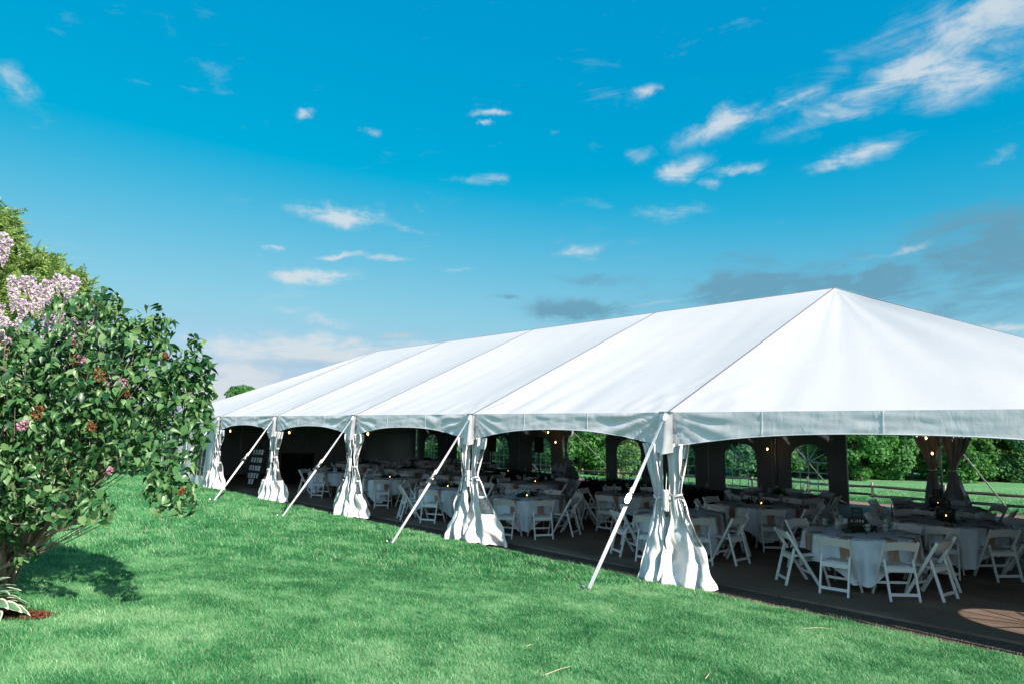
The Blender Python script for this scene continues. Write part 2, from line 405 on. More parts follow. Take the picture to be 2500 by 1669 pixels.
def ground_mat():
    m = bpy.data.materials.new('turf'); m.use_nodes = True; nt = m.node_tree; q = G(nt); b = nt.nodes['Principled BSDF']
    pos = q.n('ShaderNodeNewGeometry').outputs['Position']; s = q.n('ShaderNodeSeparateXYZ'); q.put(s.inputs[0], pos)
    big = q.noise(pos, .35, 5, .6); fine_ = q.noise(pos, 9, 6, .7); vf = q.noise(q.vm('MULTIPLY', pos, (1, 1, 1)), 60, 3, .7)
    f = q.m('ADD', q.m('ADD', q.m('MULTIPLY', big, .4), q.m('MULTIPLY', fine_, .35)), q.m('MULTIPLY', vf, .25))
    lawn = q.ramp(f, [(.36, c4(.022, .085, .028)), (.52, c4(.050, .175, .058)), (.66, c4(.11, .26, .10))])
    mead = q.ramp(f, [(.36, c4(.085, .250, .095)), (.50, c4(.150, .370, .150)), (.64, c4(.24, .45, .21))])
    w = q.smooth(s.outputs[1], 18, 24)
    q.put(b.inputs['Base Color'], q.mix(w, lawn, mead)); b.inputs['Roughness'].default_value = .9; b.inputs['Specular IOR Level'].default_value = .15
    bp = q.n('ShaderNodeBump'); bp.inputs['Strength'].default_value = .8; bp.inputs['Distance'].default_value = .06
    q.put(bp.inputs['Height'], q.m('ADD', fine_, vf)); nt.links.new(bp.outputs[0], b.inputs['Normal'])
    return m
M['turf'] = ground_mat()
go = link('ground', np_mesh('ground', V, F, M['turf'], True)); tag(go, kind='structure')

# gravel strip between lawn and slab
def gravel_mat():
    m = bpy.data.materials.new('gravel'); m.use_nodes = True; nt = m.node_tree; q = G(nt); b = nt.nodes['Principled BSDF']
    pos = q.n('ShaderNodeNewGeometry').outputs['Position']
    v = q.n('ShaderNodeTexVoronoi'); q.put(v.inputs['Vector'], pos); v.inputs['Scale'].default_value = 70
    q.put(b.inputs['Base Color'], q.mix(v.outputs['Distance'], q.ramp(q.noise(pos, 30, 4, .6), [(.3, c4(.13, .085, .055)), (.7, c4(.30, .22, .16))]), c4(.03, .022, .016)))
    b.inputs['Roughness'].default_value = .9
    bp = q.n('ShaderNodeBump'); bp.inputs['Distance'].default_value = .015; q.put(bp.inputs['Height'], v.outputs['Distance']); bp.invert = True
    nt.links.new(bp.outputs[0], b.inputs['Normal']); return m
M['gravel'] = gravel_mat()
gm = MB()
gm.grid(lambda u, v: (-26+34*u, -.22+.75*v, -.026+.006*nz3(u*300, v*9)-.02*(1-v)**6), 340, 6)
gs = gm.build('gravel_strip', M['gravel'], smooth=True); tag(gs, kind='structure')
bs_v = [(math.cos(a)*.5*r_, math.sin(a)*.5, z) for z, r_ in ((-.25, .9), (.25, .8)) for a in (0, 1.3, 2.5, 3.8, 5.1)]
bs_f = [(0, 1, 6), (0, 6, 5), (1, 2, 7), (1, 7, 6), (2, 3, 8), (2, 8, 7), (3, 4, 9), (3, 9, 8), (4, 0, 5), (4, 5, 9), (5, 6, 7), (5, 7, 8), (5, 8, 9)]
n = 9000
P = np.stack([rng.uniform(-14, 5.5, n), rng.uniform(-.22, .49, n), np.full(n, -.026)], 1)
Vp, Fp = scatter(bs_v, bs_f, P, frames(rng.normal(0, .3, (n, 3))+[0, 0, 1], rng.uniform(0, 6.3, n)), rng.uniform(.008, .024, n))
tag(link('gravel_stones', np_mesh('gravel_stones', Vp, Fp, M['gravel'])), kind='stuff')

# concrete slab poured in bays: every bay a piece of its own over dark fill
def concrete():
    m = bpy.data.materials.new('concrete'); m.use_nodes = True; nt = m.node_tree; q = G(nt); b = nt.nodes['Principled BSDF']
    pos = q.n('ShaderNodeNewGeometry').outputs['Position']
    n1 = q.noise(q.vm('MULTIPLY', pos, (.5, 1.6, 1)), .9, 7, .65, .5); n2 = q.noise(pos, 24, 4, .6)
    f = q.m('ADD', q.m('MULTIPLY', n1, .8), q.m('MULTIPLY', n2, .2))
    q.put(b.inputs['Base Color'], q.ramp(f, [(.34, c4(.11, .066, .046)), (.5, c4(.22, .145, .105)), (.68, c4(.37, .27, .21))]))
    q.put(b.inputs['Roughness'], q.ramp(n1, [(.35, c4(.45, .45, .45)), (.6, c4(.85, .85, .85))])); b.inputs['Specular IOR Level'].default_value = .18
    bp = q.n('ShaderNodeBump'); bp.inputs['Strength'].default_value = .2; bp.inputs['Distance'].default_value = .01
    q.put(bp.inputs['Height'], n2); nt.links.new(bp.outputs[0], b.inputs['Normal']); return m
M['concrete'] = concrete()
sb = MB(); sb.box(-25.2, 7.2, .52, 13.2, -.12, -.03)
slab = sb.build('slab_floor', M['soil']); tag(slab, kind='structure')
xs = [7.2, 4.25, 1.35, -1.6, -4.55, -7.5, -10.45, -13.4, -16.35, -19.3, -22.25, -25.2]; ys = [.52, 3.65, 6.85, 10.0, 13.2]
pm = MB(); pm.box(-1.468, 1.468, -1.575, 1.575, -.03, 0)
pmesh = pm.mesh('slab_panel', M['concrete'])
for i in range(len(xs)-1):
    for j in range(4):
        o = link('slab_panel', pmesh, slab, ((xs[i]+xs[i+1])/2, (ys[j]+ys[j+1])/2, .003*nz3(i*3.1, j*2.7)))
        o.scale = ((xs[i]-xs[i+1]-.014)/2.936, (ys[j+1]-ys[j]-.014)/3.15, 1)

# ------------------------------------------------------------------ frame tent
B = 4.572; W = 12.192; EH = 2.44; RH = 5.139; HL = 6.096
X1 = HL; X0 = -4*B-HL
tent = thing('frame_tent', 'very long white frame tent with hipped ends standing at the edge of the lawn', 'tent', (0, 0, 0))
YR = W/2
def sag_panel(p00, p10, p11, p01, nu, nv, sag, wr, seed, name='roof_panel'):
    """membrane stretched between four corners (p00-p10 the eave, p01-p11 the ridge)"""
    p00, p10, p11, p01 = map(np.array, (p00, p10, p11, p01)); nrm = np.cross(p10-p00, p01-p00).astype(float); nrm /= np.linalg.norm(nrm)
    if nrm[2] < 0: nrm = -nrm
    def fn(u, v):
        p = (p00*(1-u)+p10*u)*(1-v)+(p01*(1-u)+p11*u)*v
        s = -sag*4*u*(1-u)*(math.sin(PI*min(1, v*.92+.08))**.6)
        edge = math.exp(-v*7)
        w = wr*nz3(u*9+seed, v*2.2, seed)*(.35+edge*1.4)*min(1, 8*u*(1-u))
        # pulls that run up from the legs
        for uc in (0, 1):
            du = abs(u-uc); w += wr*.9*math.sin(60*math.atan2(du*.8, v+.02))*math.exp(-((du*.9)**2+v*v)*26)*min(1, du*22)
        return p+nrm*(s*min(1, (1-v)*5)+w*min(1, v*14+.15)*min(1, (1-v)*3.5))
    mb = MB(); mb.grid(fn, nu, nv); o = mb.build(name, M['roof'], tent, smooth=True)
    return o
for i in range(4):
    xa, xb = -B*(i+1), -B*i
    nu = 44 if i < 2 else 24
    sag_panel((xa, 0, EH), (xb, 0, EH), (xb, YR, RH), (xa, YR, RH), nu, 40, .12, .034, i*3.3)
    sag_panel((xa, W, EH), (xb, W, EH), (xb, YR, RH), (xa, YR, RH), 10, 10, .07, .01, 20+i*3.3)
for (ax, cx) in ((0, X1), (-4*B, X0)):
    for yc in (0, W):
        sag_panel((ax, yc, EH), (cx, yc, EH), (ax+(cx-ax)*.002, YR, RH), (ax, YR, RH), 40 if ax == 0 and yc == 0 else 16, 36, .09, .028, 31+cx+yc)
    sag_panel((cx, 0, EH), (cx, W, EH), (ax, YR+.01, RH), (ax, YR-.01, RH), 24, 24, .06, .012, 47+cx)
# keder tracks over the rafters, hips and ridge
def trk(a, b, w=.022, h=.010, lift=.006, name='seam_track', m_='seam'):
    a = Vector(a)+Vector((0, 0, lift)); b = Vector(b)+Vector((0, 0, lift)); mb = MB(); mb.beam(a, b, w, h); return mb.build(name, M[m_], tent)
for i in range(5):
    trk((-B*i, 0, EH), (-B*i, YR, RH)); trk((-B*i, W, EH), (-B*i, YR, RH))
trk((-4*B, YR, RH), (0, YR, RH), .05, .006, -.002, 'ridge_cap', 'roof')
for ax, cx in ((0, X1), (-4*B, X0)):
    pass
# frame inside: rafters, ridge tube, eave tubes, braces, legs
def bar(name, a, b, r_=.032, m_='alu_dark', n=8):
    mb = MB(); mb.tube([a, b], r_, n); return mb.build(name, M[m_], tent, smooth=True)
leg_x = [X1]+[-B*i for i in range(5)]+[X0]
for x in leg_x[1:-1]:
    bar('rafter', (x, .03, EH-.06), (x, YR, RH-.07), .034); bar('rafter', (x, W-.03, EH-.06), (x, YR, RH-.07), .034)
    bar('cross_cable', (x, .1, EH-.09), (x, W-.1, EH-.09), .006, 'alu', 6)
    bar('king_post', (x, YR, EH-.09), (x, YR, RH-.1), .02)
bar('ridge_tube', (-4*B, YR, RH-.08), (0, YR, RH-.08), .034)
for ax, cx in ((0, X1), (-4*B, X0)):
    for yc in (0.03, W-.03): bar('rafter', (ax, YR, RH-.08), (cx+(-.03 if cx > 0 else .03), yc, EH-.06), .034)
for k in range(len(leg_x)-1):
    for y in (.03, W-.03):
        bar('eave_beam', (leg_x[k]-.02, y, EH-.055), (leg_x[k+1]+.02, y, EH-.055), .034)
for k in range(4):
    for x in (X1-.03, X0+.03): bar('eave_beam', (x, W/4*k+.03, EH-.055), (x, W/4*(k+1)-.03, EH-.055), .034)
for x in leg_x[1:-1]:
    for y, s_ in ((.03, 1), (W-.03, -1)):
        bar('brace', (x, y, 1.72), (x, y+s_*.62, EH+.20), .018)
def leg_pole(x, y):
    o = bar('leg', (x, y, 0.01), (x, y, EH-.07), .030, 'alu', 10)
    mb = MB(); mb.box(x-.075, x+.075, y-.075, y+.075, -.024, .0105 if y > .5 else -.006); mb.build('foot_plate', M['alu_dark'], tent, bevel=.003)
    return o
for x in leg_x:
    for y in (.03, W-.03): leg_pole(x, y)
for k in (1, 2, 3):
    for x in (X1-.03, X0+.03): leg_pole(x, W/4*k)

# scalloped valance, one length per bay
def valance(a, b, out, seed, nu=70, nv=12, det=1.0):
    """hangs from the eave between a and b; out is the outward unit vector"""
    a = np.array(a, float); b = np.array(b, float); out = np.array(out, float); L = np.linalg.norm(b-a)
    def fn(u, v):
        k = 1-abs(2*u-1)**2.3
        drop = .52-.245*k
        z = EH+.004-drop*v
        # pleats that fan out from the upper corners, shallow ones elsewhere
        d = 0
        for uc in (0, 1):
            du = abs(u-uc)*L; ang = math.atan2(v*drop, du+.05); rr = math.hypot(du, v*drop)
            pull = math.exp(-((rr-.6)/(.85 if uc == 1 else .5))**2)
            sgn = 1.55 if uc == 1 else .7
            d += .016*sgn*pull*math.sin(ang*26+seed+3*nz3(du*2, seed, 1))
        d += .010*nz3(u*L*2.2+seed, v*2.6, 3)+.006*nz3(u*L*7+seed, v*5+seed, 5)
        d *= det*min(1, v*5+.08)
        p = a*(1-u)+b*u + out*(.015+.03*v+d)
        return (p[0], p[1], z)
    mb = MB(); mb.grid(fn, nu, nv)
    # turned hem
    o = mb.build('valance', M['valance'], tent, smooth=True)
    hm = MB(); pts = []
    for i in range(nu+1):
        p = fn(i/nu, 1.0); pts.append((p[0]+out[0]*.002, p[1]+out[1]*.002, p[2]))
    hm.tube(pts, .006, 5); hm.build('hem', M['bar'], tent, smooth=True)
    # stitched joints
    for t in ((.245, .49, .73) if L > 5 else (.33, .66)):
        q0, q1 = fn(t, 0), fn(t, 1); sm = MB()
        pts = [fn(t, k/8) for k in range(9)]
        for k in range(8):
            c = Vector(pts[k])+Vector(out)*.002; d_ = Vector(pts[k+1])+Vector(out)*.002; sm.beam(c, d_, .012, .003, tuple(out))
        sm.build('valance_joint', M['valance'], tent)
for k in range(len(leg_x)-1):
    xa, xb = leg_x[k+1], leg_x[k]
    valance((xa, 0, 0), (xb, 0, 0), (0, -1, 0), k*2.1+.4)
    valance((xb, W, 0), (xa, W, 0), (0, 1, 0), k*1.7+9, 24, 5, .5)
for k in range(4):
    for x, s_ in ((X1, 1), (X0, -1)):
        valance((x, W/4*k, 0), (x, W/4*(k+1), 0), (s_, 0, 0), k+5.5, 24, 5, .6)
# leg flaps over each near leg: a narrow box-pleated tongue that stands proud
def leg_flap(x, seed):
    mb = MB()
    def fn(u, v):
        ww = .115+.045*v; xx = x+(u-.5)*2*ww+.012*nz3(seed, v*3, 2)
        y = -.050-.055*v-.030*(1-abs(2*u-1))*(.4+v)-.010*nz3(u*3+seed, v*4, 7)
        return (xx, y, EH+.012-.615*v+.03*abs(2*u-1)*v)
    mb.grid(fn, 10, 14); mb.build('leg_flap', M['valance'], tent, smooth=True)
    tb = MB(); tb.box(x-.115, x+.115, -.062, -.012, EH-.01, EH+.016); tb.build('corner_cap', M['alu'], tent, bevel=.004)
for i, x in enumerate(leg_x[:-1]): leg_flap(x, i*1.9+.3)
for x in (0, -3*B):
    mb = MB(); mb.grid(lambda u, v: (x+(u-.5)*.26, W+.06+.03*v, EH-.6*v), 3, 3); mb.build('leg_flap', M['valance'], tent, smooth=True)

# ------------------------------------------------------------------ guy straps
def guy(xf, foot, label, wtop=.05):
    a = Vector((xf-.015, -.12, EH-.13)); f = Vector(foot); d = f-a; L = d.length; dn = d.normalized()
    t = thing('guy_strap', label, 'strap', tuple(f), 0, 'guy straps along the lawn side')
    o3 = lambda v: tuple(Vector(v)-f)
    side = dn.cross(Vector((0, 0, 1))).normalized(); nrm = side.cross(dn).normalized()
    ratchet_t = .50
    # webbing upper and lower lengths, slightly twisted
    def web(t0, t1, tw0, tw1, nm, w_=.052):
        mb = MB(); m_ = 26; rows = []
        for k in range(m_+1):
            s_ = t0+(t1-t0)*k/m_; ang = tw0+(tw1-tw0)*k/m_
            ax = side*math.cos(ang)+nrm*math.sin(ang); nn = dn.cross(ax)
            c = a+d*s_-Vector((0, 0, .02*math.sin(PI*s_)))
            rows.append([c+ax*w_/2+nn*.0015, c-ax*w_/2+nn*.0015, c-ax*w_/2-nn*.0015, c+ax*w_/2-nn*.0015])
        for k in range(m_):
            for j in range(4):
                mb.quad(o3(rows[k][j]), o3(rows[k][(j+1) % 4]), o3(rows[k+1][(j+1) % 4]), o3(rows[k+1][j]))
        return mb.build(nm, M['strap'], t)
    web(0, ratchet_t-.01, -.35, .25, 'upper_webbing'); web(ratchet_t+.02, .985, .2, -.1, 'lower_webbing', .056)
    # ratchet: two side plates, spool, handle plates and loose end
    c = a+d*(ratchet_t)
    r_ = MB()
    for s_ in (-1, 1):
        r_.beam(o3(c+side*s_*.031-dn*.11), o3(c+side*s_*.031+dn*.09), .004, .034, tuple(nrm))
    rb = r_.build('ratchet', M['steel'], t, bevel=.002)
    sp = MB(); sp.tube([o3(c-side*.036), o3(c+side*.036)], .019, 12); sp.build('spool', M['strap'], rb, smooth=True)
    h_ = MB()
    for s_ in (-1, 1): h_.beam(o3(c+side*s_*.024-dn*.02+nrm*.012), o3(c+side*s_*.024+dn*.12+nrm*.05), .004, .024, tuple(nrm))
    h_.tube([o3(c+dn*.12+nrm*.05-side*.03), o3(c+dn*.12+nrm*.05+side*.03)], .010, 10); h_.build('handle', M['steel'], rb, bevel=.002)
    if xf == 0:  # extra plate, shaped and turned midway between camera and sun to glint
        vdir = (Vector(CAM)-c).normalized(); hv_ = (vdir+Vector(sd)).normalized(); cv = MB()
        ax = dn-hv_*dn.dot(hv_); ax.normalize(); bx_ = hv_.cross(ax)
        cc0 = c+nrm*.02+hv_*.045
        cv.grid(lambda u, v: o3(cc0+ax*(u-.5)*.19+bx_*(v-.5)*.10*(1-abs(2*u-1)**2.6*.8)-hv_*.0012*((2*u-1)**2+(2*v-1)**2)), 10, 6)
        co = cv.build('glint_plate', M['steel'], rb, smooth=True); s__ = co.modifiers.new('t', 'SOLIDIFY'); s__.thickness = .003; s__.offset = 0
    le = MB(); le.tube([o3(c-dn*.10+nrm*.02), o3(c-dn*.16+nrm*.035), o3(c-dn*.20+nrm*.02)], [.010, .008, .005], 6); le.build('loose_end', M['strap'], rb)
    # steel stake driven at a slant, with head
    st = MB(); q = Vector((0, -.09, .07)); st.tube([tuple(q), (0, .10, -.20)], .014, 10); st.tube([(0, -.094, .068), (0, -.080, .0775)], .026, 10)
    st.build('stake', M['alu'], t, smooth=False)
    hk = MB(); hk.tube([(0, -.03, .02), (.03, -.02, .05), (0, 0, .065), (-.03, -.02, .05), (0, -.03, .02)], .006, 6); hk.build('hook', M['steel'], t)
    # sleeve on the tent leg that the strap is shackled to
    cone = MB(); top = a-dn*.02
    cone.tube([o3(Vector((xf, -.03, EH-.05))), o3(top)], [.055, .028], 8); cone.build('anchor_sleeve', M['valance'], t, smooth=True)
    return t
guy(0, (.07, -1.88, float(terrain(.07, -1.88))), 'nearest white guy strap, its ratchet glaring in the sun')
guy(-B, (-4.29, -1.99, float(terrain(-4.29, -1.99))), 'white guy strap staked in front of the second nearest gathered curtain')
guy(-2*B, (-8.56, -2.05, float(terrain(-8.56, -2.05))), 'white guy strap third from the front, crossing the third curtained bay')
guy(-3*B, (-12.55, -2.1, float(terrain(-12.55, -2.1))), 'white guy strap crossing in front of the easel of cards')
guy(-4*B, (-17.3, -2.1, float(terrain(-17.3, -2.1))), 'farthest white guy strap, half hidden behind the lilac leaves')
# straps on the far side, seen through the openings
def far_guy(x, fx, label):
    a = Vector((x, W+.06, EH-.15)); f = Vector((fx, W+2.0, float(terrain(fx, W+2.0)))); d = (f-a).normalized(); s_ = d.cross(Vector((0, 0, 1))).normalized()
    t = thing('guy_strap', label, 'strap', tuple(f), 0, 'guy straps behind the tent')
    mb = MB(); mb.beam(tuple(a-f), (0, 0, 0), .055, .004, tuple(s_.cross(d))); mb.build('webbing', M['strap'], t)
    c = a+(f-a)*.5-f; r_ = MB(); r_.beam(tuple(c-d*.1), tuple(c+d*.1), .075, .03, tuple(s_.cross(d))); r_.build('ratchet', M['steel'], t, bevel=.004)
    st = MB(); st.tube([(0, .08, .08), (0, -.05, -.2)], .014, 8); st.build('stake', M['alu'], t)
far_guy(-3*B, -12.3, 'guy strap seen through the far opening beside the round fan')
far_guy(-4*B, -17.0, 'guy strap seen through an arched window far left inside')
far_guy(-B, -3.55, 'guy strap seen through the arched window left of the far opening')
far_guy(0, 1.0, 'guy strap outside the far corner curtain')

# ------------------------------------------------------------------ gathered curtains
def curtain(x, y, side, wt, wtie, wb, ztie, label, seed, hero=1, facing=-1, zt=1.99, zb=.0, window=True, wlo=.70, out_b=.16, group='gathered curtains along the lawn side', tieoff=.14, nfold=4.2):
    """side: -1 hangs left of the leg, +1 right; facing: -1 bulges towards the lawn"""
    t = thing('gathered_curtain', label, 'curtain', (x, y, 0), 0, group)
    nu, nv = (64, 56) if hero else (36, 30)
    def ease(a): a = min(1, max(0, a)); return a*a*(3-2*a)
    def prof(z):
        if z > ztie:
            k = ease((z-ztie)/(zt-ztie)); c_in = .015*(1-k)+.01; outw = tieoff+wtie/2+(wt-tieoff-wtie/2)*((z-ztie)/(zt-ztie)*.6+.4*k); inw = (tieoff-wtie/2)*(1-k)+.01*k
        else:
            k = ((ztie-z)/ztie); kk = k**.8; outw = tieoff+wtie/2+(wb-tieoff-wtie/2)*(.25*ease(k)+.75*kk); inw = (tieoff-wtie/2)*(1-ease(k*1.3))-.05*ease(k)
        return inw, outw, k
    def fn(u, v):
        z = zt+(zb-zt)*v; i_, o_, k = prof(z)
        low = z < ztie
        uu = u+.035*math.sin(2*PI*u*1.5+seed)+.02*nz3(u*4, z*2, seed)
        xx = side*(i_+(o_-i_)*uu)
        amp = (.026+.022*k) if not low else (.024+.018*k**.8)
        ph = seed*2.1+.8*math.sin(z*1.7+seed)
        wu = u+.20*nz3(u*2.0+seed, z*1.3, seed*2)
        pin = math.exp(-((z-ztie)/.26)**2)
        if low:
            b_ = ease(k*1.15); s1 = (1-b_)*math.sin(2*PI*4.6*wu+ph)*.75+b_*(math.sin(2*PI*2.3*wu+ph*1.3)+.10*math.sin(2*PI*5.1*wu+ph*2))
        else: s1 = .62*math.sin(2*PI*5.2*wu+ph)+.38*math.sin(2*PI*2.4*wu+ph*.7)
        yy = facing*(amp*s1*(1-.3*pin)+.009*pin*math.sin(2*PI*12*u+seed)+.008*(1-pin)*nz3(u*9, z*5, seed))
        if low and facing < 0: yy += (.28 if side > 0 else -.09)*u*k**1.2      # the skirts swing round towards the sun side
        # soft dents where the vinyl buckles
        yy += facing*(.035+.05*low*k)*(1-pin)*nz3(u*2.2+seed*3, z*2.6, seed+1)+facing*.02*(1-pin)*abs(nz3(u*4+seed, z*6+u*5, seed+4))
        yy += facing*.05*nz3(u*3+seed, z*2.4+seed, 4)*(1+k*low)
        if low:
            yy += facing*out_b*k**1.6*(.55+.45*math.sin(PI*u))+facing*.06*k*nz3(u*5+seed, z*5, 9)
            xx += side*.05*k*nz3(z*4+seed, u*4, 2)
        # crumpled skirt on the ground
        if z < .22 and hero:
            q = 1-z/.22; yy += facing*.07*q*nz3(u*7+seed, 3.1, z*8); z = z+.05*q*(nz3(u*5+seed*2, 8.8, 1)+.25)
        yy += facing*(.04 if side > 0 else .05)
        gz = float(terrain(x+xx, y+yy))+.012 if facing < 0 and y < 1 else 0
        return (xx, yy, max(z, (gz if (y+yy) < -.1 else -.01)))
    def cell(i, j):
        u = (i+.5)/nu; z = zt+(zb-zt)*(j+.5)/nv
        if not window: return 0
        if not (wlo < u < .96 and .56 < z < 1.78): return 0
        fz = (z-.52)/.32; rowh = (zt-zb)/nv
        if (fz % 1.0)*.32 < rowh*1.02 or abs((u-wlo) % .12) < .9/nu and nv > 99: return 2
        return 1
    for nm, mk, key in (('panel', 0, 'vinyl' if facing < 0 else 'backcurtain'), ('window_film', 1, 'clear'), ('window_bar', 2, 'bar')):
        mb = MB(); mb.grid(fn, nu, nv, lambda i, j: cell(i, j) == mk)
        if mb.f:
            me = mb.mesh(nm, M[key], True); bm = bmesh.new(); bm.from_mesh(me)
            bmesh.ops.delete(bm, geom=[v_ for v_ in bm.verts if not v_.link_faces], context='VERTS'); bm.to_mesh(me); bm.free()
            o = link(nm, me, t)
            if nm == 'window_bar':
                s_ = o.modifiers.new('thick', 'SOLIDIFY'); s_.thickness = .006; s_.offset = 0
    # tie band
    r0, r1, _ = prof(ztie); cx_ = side*(r0+r1)/2; rx = (r1-r0)/2+.012; tb = MB()
    pts = [(cx_+rx*math.cos(a), facing*.045+.058*math.sin(a), ztie+.01*math.cos(a*2)) for a in np.linspace(0, 2*PI, 15)]
    for k in range(14): tb.beam(pts[k], pts[k+1], .006, .03)
    tb.build('tie_band', M['bar'], t)
    if hero:
        tl = MB(); tl.beam((cx_, facing*.11, ztie), (cx_+side*.05, facing*.13, ztie-.30), .018, .004, (0, 1, 0)); tl.build('tie_tail', M['bar'], t)
    return t
names5 = ['nearest leg', 'second nearest leg', 'third nearest leg', 'fourth nearest leg', 'fifth nearest leg']
spec = [  # left: wt wtie wb | right
    ((.46, .17, .42), (.40, .19, .72)),
    ((.30, .16, .52), (.52, .18, .84)),
    ((.34, .15, .62), (.44, .15, .50)),
    ((.42, .16, .60), (.62, .17, .62)),
    ((.34, .15, .66), (.60, .16, .50)),
]
for i in range(5):
    x = -B*i
    for s_, sp_, wd_ in ((-1, spec[i][0], 'left'), (1, spec[i][1], 'right')):
        extra = {(0, -1): 'silvery', (0, 1): 'widest', (1, -1): 'splayed', (1, 1): 'long'}.get((i, s_), 'white')
        curtain(x, 0, s_, *sp_, 1.24+.03*math.sin(i*2+s_), '%s vinyl curtain tied back on the %s of the %s' % (extra, wd_, names5[i]),
                i*1.7+s_*.6+2, hero=1 if i < 3 else 0, out_b=.22 if (i, s_) == (0, 1) else .16, window=(i, s_) != (0, -1), wlo={(0, 1): .74, (1, -1): .62, (1, 1): .66}.get((i, s_), .6))
# strap bundle boxes that hang on the legs
for i, (x, z0) in enumerate(((0, 1.02), (-B, 1.05), (-2*B, 1.1), (-3*B, 1.1))):
    t = thing('velcro_cover', ['white padded cover strapped to the nearest leg between its curtains', 'white padded cover on the second nearest leg', 'white padded cover on the third nearest leg',
              'white padded cover on the fourth nearest leg'][i], 'pad', (x, -.10, z0), 0, 'padded covers on the tent legs')
    mb = MB(); mb.grid(lambda u, v: (-.055+.11*u+.006*nz3(u*3, v*6, i), -.03*math.sin(PI*u)-.012*nz3(u*4, v*7, i+3), .31*(1-v)), 8, 14)
    o = mb.build('pad_face', M['vinyl'], t, smooth=True); so_ = o.modifiers.new('thick', 'SOLIDIFY'); so_.thickness = .02; so_.offset = 1
    mb = MB(); mb.tube([(0, .02, .31), (.01, .03, .55)], .006, 6); mb.build('cord', M['bar'], t)
# far side curtains, seen from inside
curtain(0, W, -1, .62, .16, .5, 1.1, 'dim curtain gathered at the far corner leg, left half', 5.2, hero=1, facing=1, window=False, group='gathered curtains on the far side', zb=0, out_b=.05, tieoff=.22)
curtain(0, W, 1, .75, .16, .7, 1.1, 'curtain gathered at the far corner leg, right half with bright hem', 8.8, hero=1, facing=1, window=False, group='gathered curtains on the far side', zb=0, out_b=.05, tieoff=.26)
curtain(-3*B, W, 1, .50, .15, .85, 1.2, 'pale curtain tied beside the round fan at the far opening', 3.1, hero=1, facing=1, group='gathered curtains on the far side', window=True, out_b=.05)

